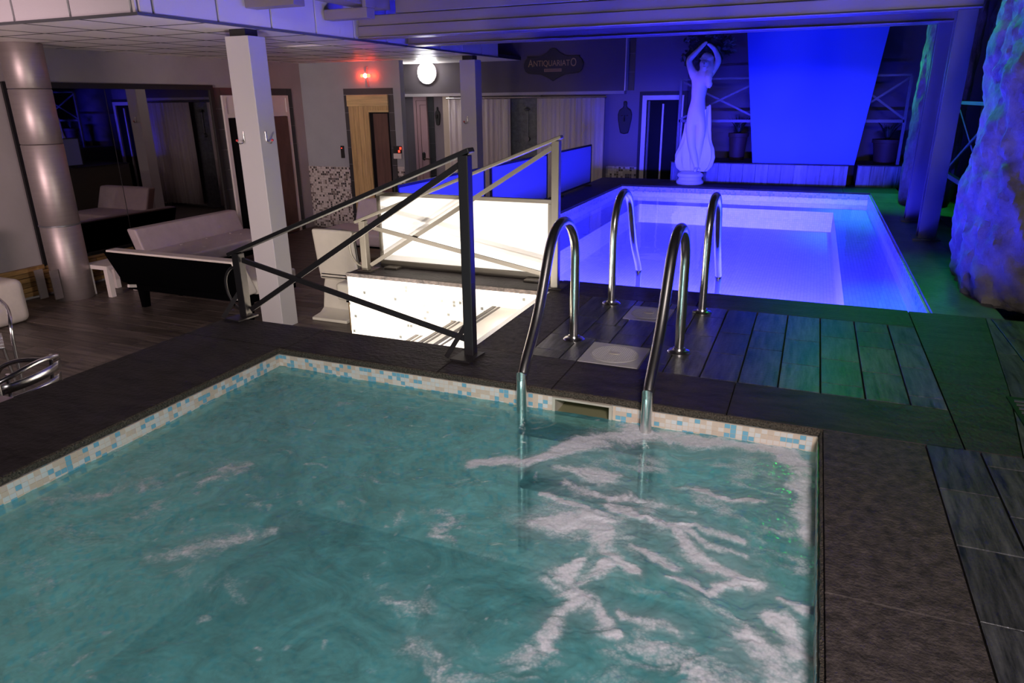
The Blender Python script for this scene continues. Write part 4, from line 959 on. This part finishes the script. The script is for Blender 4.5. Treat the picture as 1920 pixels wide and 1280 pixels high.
# ---- curtains, shower
def curtain(x0,x1,label,seed,z1=1.115):
    r_ = random.Random(seed); n_ = int((x1-x0)/0.012); bm = B(); f = r_.uniform(70,85); ph = r_.uniform(0,6)
    top = []; bot = []; midr = []
    for i in range(n_+1):
        x = x0+(x1-x0)*i/n_; y = 10.80+0.022*math.sin(x*f*0.62+ph+1.2*math.sin(x*9))+0.008*math.sin(x*f*1.7)
        top.append(bm.verts.new((x,10.80+(y-10.80)*.5,z1))); midr.append(bm.verts.new((x,y,z1-0.9))); bot.append(bm.verts.new((x+0.01*math.sin(x*20),10.80+(y-10.80)*1.3,L+0.06)))
    for A_, C_ in ((bot,midr),(midr,top)):
        for i in range(n_): bm.faces.new((A_[i],A_[i+1],C_[i+1],C_[i]))
    o = obj('curtain', bm, m_curtain, None, smooth=True); m_ = o.modifiers.new('thick','SOLIDIFY'); m_.thickness = 0.004
    return tag(o, label, 'curtain', 'white shower curtains')
curtain(-5.62,-5.12,'narrow white curtain left of the far column',1); curtain(-5.08,-4.53,'white curtain between far column and stone shower wall',2); curtain(-4.07,-2.98,'wide white curtain hanging under the sign',3)
o = obj('curtain_rail', tube([(-5.66,10.80,1.13),(-2.95,10.80,1.13)], 0.012, 10), m_chrome); tag(o, 'chrome curtain rail above the white curtains', 'rail')
struct('wall_shower', box(-4.56,-4.05,10.93,10.985,L,1.16), m_shower)
t = thing('shower', 'wall shower with head, riser pipe and mixer on the stone wall', 'shower', (-4.27,10.9,0.2))
obj('riser_pipe', tube([(-4.27,10.915,0.5),(-4.27,10.915,0.98)], .009, 8), m_joint_metal, t); obj('shower_head', lathe([(.012,0.93),(.05,0.945),(.052,0.955),(.02,0.975),(.01,0.99)], -4.27,10.86,18), m_joint_metal, t, smooth=True); obj('mixer', tube([(-4.27,10.929,0.50),(-4.27,10.87,0.50)], .04, 16), m_joint_metal, t, smooth=True)
# ---- masks
def mask(x,y,z0,z1,w,label):
    t = thing('carved_mask', label, 'mask', (x,y,z0), 'carved masks on the walls'); h = z1-z0
    prof = [(0,0.0),(.30,.03),(.38,.18),(.50,.45),(.52,.60),(.42,.74),(.20,.80),(.12,.86),(.14,.94),(.10,1.0)]
    pl_ = [(x+w*a,z0+h*b) for a,b in prof]+[(x-w*a,z0+h*b) for a,b in prof[::-1][:-1]]
    obj('mask_face', prism(pl_, 'y', y-0.035, y-0.001), m_black, t, bevel=0.012); obj('nose', tube([(x,y-.036,z0+h*.58),(x,y-.055,z0+h*.40)],[.008,.014],8), m_black, t)
    for s_ in (-1,1): obj('eye', lathe([(.002,z0+h*.555),(.018,z0+h*.57),(.002,z0+h*.585)], x+s_*w*.2, y-.034, 10), m_brown, t)
mask(-2.705,10.99,0.585,1.06,0.21,'dark carved wooden mask beside the white framed door')
mask(-5.93,10.99,0.70,1.00,0.09,'slim dark carved mask on the lilac wall by the pink door')

# ---- doors
def panel_door(name, label): return thing(name, label, None, (0,0,0), kind='structure')
# door in the left wall, white frame with dark opening
d = thing('door_1', 'white framed glass door in the left wall beside the mirror', None, (XW,8.6,L), kind='structure')
for k in range(8): obj('surround_tile', box(XW+0.001,XW+0.012,7.82,7.93,L+0.275*k,L+0.271+0.275*k if k < 7 else 1.30), m_black_tile, d); obj('surround_tile', box(XW+0.001,XW+0.012,9.33,9.44,L+0.275*k,L+0.271+0.275*k if k < 7 else 1.30), m_black_tile, d)
obj('surround_tile', box(XW+0.001,XW+0.012,7.934,9.326,1.205,1.30), m_black_tile, d)
for b in ((7.94,8.00,L,1.20),(9.26,9.32,L,1.20),(8.00,9.26,1.165,1.20),(8.00,9.26,0.90,0.955)): obj('frame', box(XW+0.001,XW+0.035,b[0],b[1],b[2],b[3]), m_white_lacq, d)
obj('transom_panel', box(XW+0.001,XW+0.02,8.00,9.26,0.955,1.165), m_white_lacq, d); obj('glass', box(XW+0.001,XW+0.012,8.00,9.26,L+0.03,0.90), m_black_gloss, d)
lf_ = obj('door_leaf', box(XW+0.013,XW+0.05,8.72,9.24,L+0.01,0.895), m_brown, d); obj('door_handle', tube([(XW+0.06,8.78,0.05),(XW+0.06,8.78,0.25)], .012, 8), m_chrome, lf_)
# sauna door
d = thing('door_2', 'rustic pine sauna door with plank leaf and dark opening', None, (-6.43,YS,L), kind='structure')
for k in range(8):
    for x in (-6.885,-6.075): obj('surround_tile', box(x,x+0.085,YS-0.013,YS-0.001,L+0.262*k,L+0.258+0.262*k), m_black_tile, d)
obj('surround_tile', box(-6.885,-5.99,YS-0.013,YS-0.001,1.20,1.29), m_black_tile, d)
obj('lintel_board', box(-6.815,-6.07,YS-0.05,YS-0.014,1.03,1.195), m_pine_x, d, bevel=0.004)
for k in range(4): obj('door_plank', box(-6.80+0.092*k,-6.80+0.092*k+0.089,YS-0.035,YS-0.014,L+0.01,1.03), m_pine, d)
for k in range(4): obj('door_plank', box(-6.432+0.09*k,-6.432+0.09*k+0.087,YS-0.035,YS-0.014,0.965,1.03), m_pine, d)
obj('dark_opening', box(-6.432,-6.08,YS-0.016,YS-0.013,L+0.01,0.94), m_black_gloss, d); obj('inner_leaf', box(-6.36,-6.10,YS-0.028,YS-0.016,L+0.01,0.92), m_brown, d)  # black sheet stands for the darkness in the opening
obj('sill_board', box(-6.435,-6.075,YS-0.04,YS-0.014,0.94,0.965), m_pine_x, d)
# pink door in the recess
d = thing('door_3', 'narrow pink panelled door with lever handle in the recess', None, (-6.25,YB,L), kind='structure')
lf_ = obj('door_leaf', box(-6.385,-6.13,YB-0.04,YB-0.001,L+0.01,1.195), m_pinkdoor, d)
for b in ((-6.33,-6.325,L+0.2,1.10),(-6.26,-6.255,L+0.2,1.03),(-6.33,-6.14,1.10,1.105),(-6.26,-6.14,1.03,1.035)): obj('panel_moulding', box(b[0],b[1],YB-0.046,YB-0.04,b[2],b[3]), m_brown, lf_)
obj('handle_plate', lathe([(.01,.12),(.03,.14),(.03,.24),(.01,.26)], -6.22, YB-0.045, 12), m_black, lf_); obj('lever', tube([(-6.22,YB-.06,.15),(-6.10,YB-.06,.15)], .011, 8), m_brown, lf_)
t4 = thing('trim_6', 'vertical strip of black tiles beside the pink door', None, (-6.06,YB,L), kind='structure')
for k in range(8): obj('tile', box(-6.12,-6.01,YB-0.012,YB-0.001,L+0.262*k,L+0.258+0.262*k), m_black_tile, t4)
struct('trim_7', box(-5.77,-5.64,YB-0.13,YB-0.001,L,1.165), m_beige)
# white framed door in the back wall
d = thing('door_4', 'white framed dark glass door left of the statue', None, (-2.15,YB,L), kind='structure')
for b in ((-2.49,-2.44,L,1.19),(-1.83,-1.78,L,1.19),(-2.44,-1.83,1.14,1.19)): obj('outer_frame', box(b[0],b[1],YB-0.03,YB-0.001,b[2],b[3]), m_black, d)
for b in ((-2.44,-2.375,L,1.14),(-1.895,-1.83,L,1.14),(-2.375,-1.895,1.075,1.14)): obj('frame', box(b[0],b[1],YB-0.05,YB-0.001,b[2],b[3]), m_white_lacq, d)
obj('glass', box(-2.375,-1.895,YB-0.012,YB-0.001,L,1.075), m_black_gloss, d); obj('jamb', box(-2.355,-2.325,YB-0.04,YB-0.012,L,1.06), m_steel_col, d); obj('door_edge', box(-2.14,-2.115,YB-0.05,YB-0.012,L,1.02), m_white_lacq, d)

# ---- lamps and devices on the walls
t = thing('wall_lamp', 'bright round white wall lamp above the recess', 'lamp', (-6.02,10.83,1.37))
obj('lamp_rim', tube([(-6.02,10.859,1.535),(-6.02,10.825,1.535)], .175, 36), m_white_lacq, t, smooth=True); obj('lamp_globe', tube([(-6.02,10.825,1.535),(-6.02,10.80,1.535),(-6.02,10.78,1.535)], [.160,.150,.10], 36), m_glow_white, t, smooth=True)
t = thing('wall_lamp', 'small red glowing wall lamp above the sauna door', 'lamp', (-6.43,9.66,1.3))
obj('shadow_wedge', prism([(-6.455,1.60),(-6.405,1.60),(-6.42,1.50),(-6.44,1.50)], 'y', YS-0.05, YS-0.001), m_wall_blue, t); obj('shadow_wedge', prism([(-6.40,1.305),(-6.45,1.305),(-6.435,1.44),(-6.42,1.44)], 'y', YS-0.05, YS-0.001), m_wall_blue, t)  # grey wedges stand in for the shadow beams above and below the bulb
obj('bulb', lathe([(.004,1.435),(.028,1.45),(.038,1.47),(.028,1.49),(.004,1.505)], -6.43, YS-0.055, 18), m_glow_redpale, t, smooth=True)
for s_ in (-1,1): obj('side_lens', tube([(-6.43+s_*.035,YS-0.05,1.47),(-6.43+s_*.075,YS-0.05,1.47)], .024, 14), m_glow_red, t, smooth=True)
for s_ in (-1,1): point('red_lamp_light', (-6.43+s_*.12, YS-0.05, 1.47), 1.5, (1.0,0.05,0.015), 0.02)
t = thing('wall_device', 'small black wall switch box with red light left of the sauna door', 'switch', (-6.99,YS,0.25)); obj('case', box(-7.02,-6.965,YS-0.03,YS-0.001,0.24,0.43), m_black, t, bevel=0.004); obj('light', lathe([(.002,.388),(.012,.395),(.002,.402)], -6.995, YS-0.031, 10), m_led_red, t)
t = thing('thermostat', 'white thermostat with glowing red digits right of the sauna door', 'thermostat', (-5.96,YS,0.27)); obj('case', box(-6.03,-5.89,YS-0.04,YS-0.001,0.25,0.33), m_white_lacq, t, bevel=0.004); dsp_ = obj('display', box(-6.025,-5.895,YS-0.035,YS-0.001,0.33,0.44), m_black, t)
for i_, (x, z) in enumerate(((-5.94,.345),(-5.915,.39))): obj('digit', box(x,x+0.03,YS-0.038,YS-0.035,z,z+0.035), m_led_red, dsp_)

# ---- duct column
t = thing('duct_column', 'round brushed steel duct column at the left wall', 'column', (-7.30,5.0,L))
for z0, z1 in ((L,-0.10),(-0.095,0.72),(0.725,1.25),(1.255,ZC-0.0005)): obj('duct_section', lathe([(.185,z0),(.19,z0+.006),(.19,z1-.006),(.185,z1)], -7.30, 5.0, 40), m_duct, t, smooth=True)
obj('clamp_ring', lathe([(.19,-.108),(.195,-.104),(.195,-.092),(.19,-.088)], -7.30, 5.0, 40), m_joint_metal, t, smooth=True)
for i_, (x, y) in enumerate(((-7.40,4.74),(-7.22,4.78))): obj('guard_plate', box(x-.006,x+.006,y-.06,y+.03,L+.05,L+.36), m_duct, t)

# ---- furniture of the lounge
def futon(name, label, org, rz, length, m, seatd=0.62, grp='futon sofas', btop=0.66, lean=0.22):
    """local frame: x along, y forward from the back; built then rotated by rz"""
    t = thing(name, label, 'sofa', (*org, L), grp); R_ = Matrix.Translation((*org,L)) @ Matrix.Rotation(rz,4,'Z')
    def add(nm, bm, mm, sm=False, bv=0, par=None):
        bmesh.ops.transform(bm, matrix=R_, verts=bm.verts); return obj(nm, bm, mm, par or t, smooth=sm, bevel=bv)
    h = length/2
    sh = Matrix.Identity(4); sh[1][2] = -lean/(btop-0.26)   # lean the back
    seat = add('seat_cushion', cushion(-h,h,0.02,seatd,0.26,0.40,.03,3,.012), m, True)
    bk = cushion(-h,h,-0.10,0.04,0.0,btop-0.28,.025,3); S_ = Matrix.Translation((0,0,0.28)) @ sh; bmesh.ops.transform(bk, matrix=S_, verts=bk.verts); add('back_cushion', bk, m, True)
    b2 = box(-h+.01,h-.01,-0.125,-0.10,0.0,btop-0.30); bmesh.ops.transform(b2, matrix=S_, verts=b2.verts); add('back_panel', b2, m_black_cloth)
    add('seat_base', box(-h+.01,h-.01,-0.08,seatd-.02,0.20,0.262), m_black_cloth)
    bt = B(); 
    for k in range(3):
        for u in (0.25,0.5,0.75): add_box(bt, -h+length*u-.012, -h+length*u+.012, 0.15+.18*k-.012, 0.15+.18*k+.012, .405, .415)
    add('tuft_buttons', bt, m, par=seat)
    for x in (-h+.12,h-.12):
        for y in (0.0,seatd-.12): add('leg', (lambda q: q)(prism([(x-.045,.20),(x+.045,.20),(x+.02,.0),(x-.03,.0)], 'y', y-.03, y+.04)), m_black_cloth)
        add('bracket', bar((x,-0.16,.26),(x,0.1,.20),.03,.03), m_white_lacq)
    return t
futon('futon_sofa','cream futon sofa showing its black back, beside the near column',(-5.55,5.00),0.0,1.62,m_leather,0.60,btop=0.64,lean=0.17)
futon('futon_sofa','mauve grey futon sofa with tufted seat in front of the mirror',(-6.98,6.50),-math.pi/2,1.60,m_mauve,0.66,btop=0.64,lean=0.14)
# small white side table
t = thing('side_table', 'small white square side table beside the duct column', 'table', (-7.08,5.36,L), None)
obj('table_top', box(-7.26,-6.90,5.13,5.50,L+.30,L+.345), m_white_lacq, t, bevel=.003)
for x in (-7.26,-6.955):
    for y in (5.13,5.445): obj('leg', box(x,x+.055,y,y+.055,L,L+.30), m_white_lacq, t)
# cream cantilever chair
def zchair(x0,x1,y,label,m,grp):
    t = thing('cantilever_chair', label, 'chair', ((x0+x1)/2,y,L), grp)
    c_ = cushion(x0,x1,y-.035,y+.035,L+.40,L+.86,.028,4)
    for v in c_.verts: v.co.y -= 0.06*((v.co.z-L-.4)/.46)**1.0; v.co.y += 0.02*math.cos((v.co.x-(x0+x1)/2)*6)
    obj('backrest', c_, m, t, smooth=True)
    obj('seat', cushion(x0,x1,y-.03,y+.46,L+.36,L+.44,.03,3), m, t, smooth=True)
    pr = [(y+.03,L+.40),(y-.01,L+.30),(y-.03,L+.18),(y-.05,L+.08),(y-.11,L+.045),(y-.24,L+.03),(y-.24,L+.001),(y+.25,L+.001),(y+.25,L+.02),(y+.05,L+.03),(y+.0,L+.09),(y+.02,L+.20),(y+.04,L+.30),(y+.08,L+.40)]
    obj('cantilever_base', prism(pr, 'x', x0+.03, x1-.03), m, t, smooth=True, bevel=.006)
    return t
zchair(-4.33,-3.87,5.47,'cream cantilever chair standing between column and stair wall',m_leather_warm,'cantilever chairs')
# seats behind the stair
def lounge_seat(name,label,x0,x1,y0,y1,m,zs=-0.5,back=None,cat='sofa'):
    t = thing(name,label,cat,((x0+x1)/2,(y0+y1)/2,L),'upholstered lounge seats'); obj('seat_cushion', cushion(x0,x1,y0,y1,zs-.16,zs,.035,3,.01), m, t, smooth=True)
    if back: 
        b_ = cushion(*back, zs-.02, zs+.34, .035, 3); 
        for v in b_.verts: v.co.y += 0.12*(v.co.z-zs)/.34
        obj('backrest', b_, m, t, smooth=True)
    obj('base', box(x0+.06,x1-.06,y0+.06,y1-.06,zs-.19,zs-.155), m_black_cloth, t)
    for x in (x0+.08,x1-.08):
        for y in (y0+.08,y1-.08): obj('leg', tube([(x,y,L),(x,y,zs-.18)], .012, 8), m_gold, t)
lounge_seat('lounge_sofa','mauve armless lounge sofa beyond the stair railing',-5.95,-4.62,7.45,8.15,m_mauve,-.5,(-5.72,-4.62,8.05,8.2))
lounge_seat('lounge_stool','cream upholstered stool with thin legs behind the cream chair',-3.83,-3.2,5.02,5.6,m_leather_warm,-.44,None,'stool')
lounge_seat('lounge_chair','small cream lounge chair behind the white panel',-3.95,-3.35,6.15,6.7,m_leather,-.48,(-3.95,-3.35,6.55,6.7),'chair')
# armchair cut by the left edge
t = thing('armchair', 'cream leather armchair cut off by the left picture edge', 'chair', (-7.2,3.92,L)); obj('seat_block', cushion(-7.45,-6.88,3.45,4.24,L+.002,-.47,.09,5,.015), m_leather, t, smooth=True)
b_ = cushion(-7.66,-7.40,3.45,4.24,L+.002,-.05,.08,5); obj('backrest', b_, m_leather, t, smooth=True)
# aluminium bistro chairs
def bistro(cx, cy, rz, label):
    t = thing('bistro_chair', label, 'chair', (cx,cy,L), 'aluminium bistro chairs'); R_ = Matrix.Translation((cx,cy,L)) @ Matrix.Rotation(rz,4,'Z')
    def P(*p): return R_ @ Vector(p)
    arm = [(-.26,-.22,.0),(-.27,-.23,.40),(-.28,-.22,.58),(-.29,-.10,.65),(-.27,.12,.68),(-.18,.27,.74),(0,.31,.77),(.18,.27,.74),(.27,.12,.68),(.29,-.10,.65),(.28,-.22,.58),(.27,-.23,.40),(.26,-.22,.0)]
    obj('arm_tube', tube([P(*p) for p in smooth_path(arm,5)], .0125, 12), m_alu, t, smooth=True)
    for s_ in (-1,1): obj('leg', tube([P(s_*.20,.20,.44),P(s_*.23,.27,.0)], .0125, 10), m_alu, t, smooth=True); obj('back_upright', tube([P(s_*.13,.22,.43),P(s_*.14,.27,.76)], .010, 8), m_alu, t, smooth=True)
    for k in range(5): 
        bm = box(-.22,.22,-.20+.085*k,-.135+.085*k,.43,.442); bmesh.ops.transform(bm, matrix=R_, verts=bm.verts); obj('seat_slat', bm, m_alu, t, bevel=.003)
    for k in range(3):
        pts = [(x,.235+.012*k+.045*(1-(x/.2)**2),.52+.075*k) for x in np.linspace(-.19,.19,9)]; bm = B()
        lo = [bm.verts.new(P(*p)) for p in pts]; hi = [bm.verts.new(P(p[0],p[1]+.006,p[2]+.05)) for p in pts]
        for i in range(8): bm.faces.new((lo[i],lo[i+1],hi[i+1],hi[i]))
        o = obj('back_slat', bm, m_alu, t, smooth=True); mm = o.modifiers.new('t','SOLIDIFY'); mm.thickness = .005
bistro(-3.80,2.04,math.radians(-75),'aluminium bistro chair with curved arm just behind the whirlpool coping')
bistro(-5.22,2.72,math.radians(60),'aluminium bistro chair with slatted back at the far left edge')
t = thing('bistro_table', 'round pink tinted bistro table top behind the coping at the left edge', 'table', (-3.36,1.58,L)); obj('table_top', lathe([(.30,-.225),(.31,-.215),(.31,-.205),(.30,-.20)], -3.36, 1.58, 48), mat('pale_pink_laminate',(0.62,0.42,0.47),0.3), t, smooth=True)
obj('pedestal', tube([(-3.36,1.58,L+.02),(-3.36,1.58,-.225)], .03, 14), m_alu, t, smooth=True); obj('foot', lathe([(.22,L+.001),(.22,L+.012),(.05,L+.03),(.03,L+.035)], -3.36, 1.58, 32), m_alu, t, smooth=True)
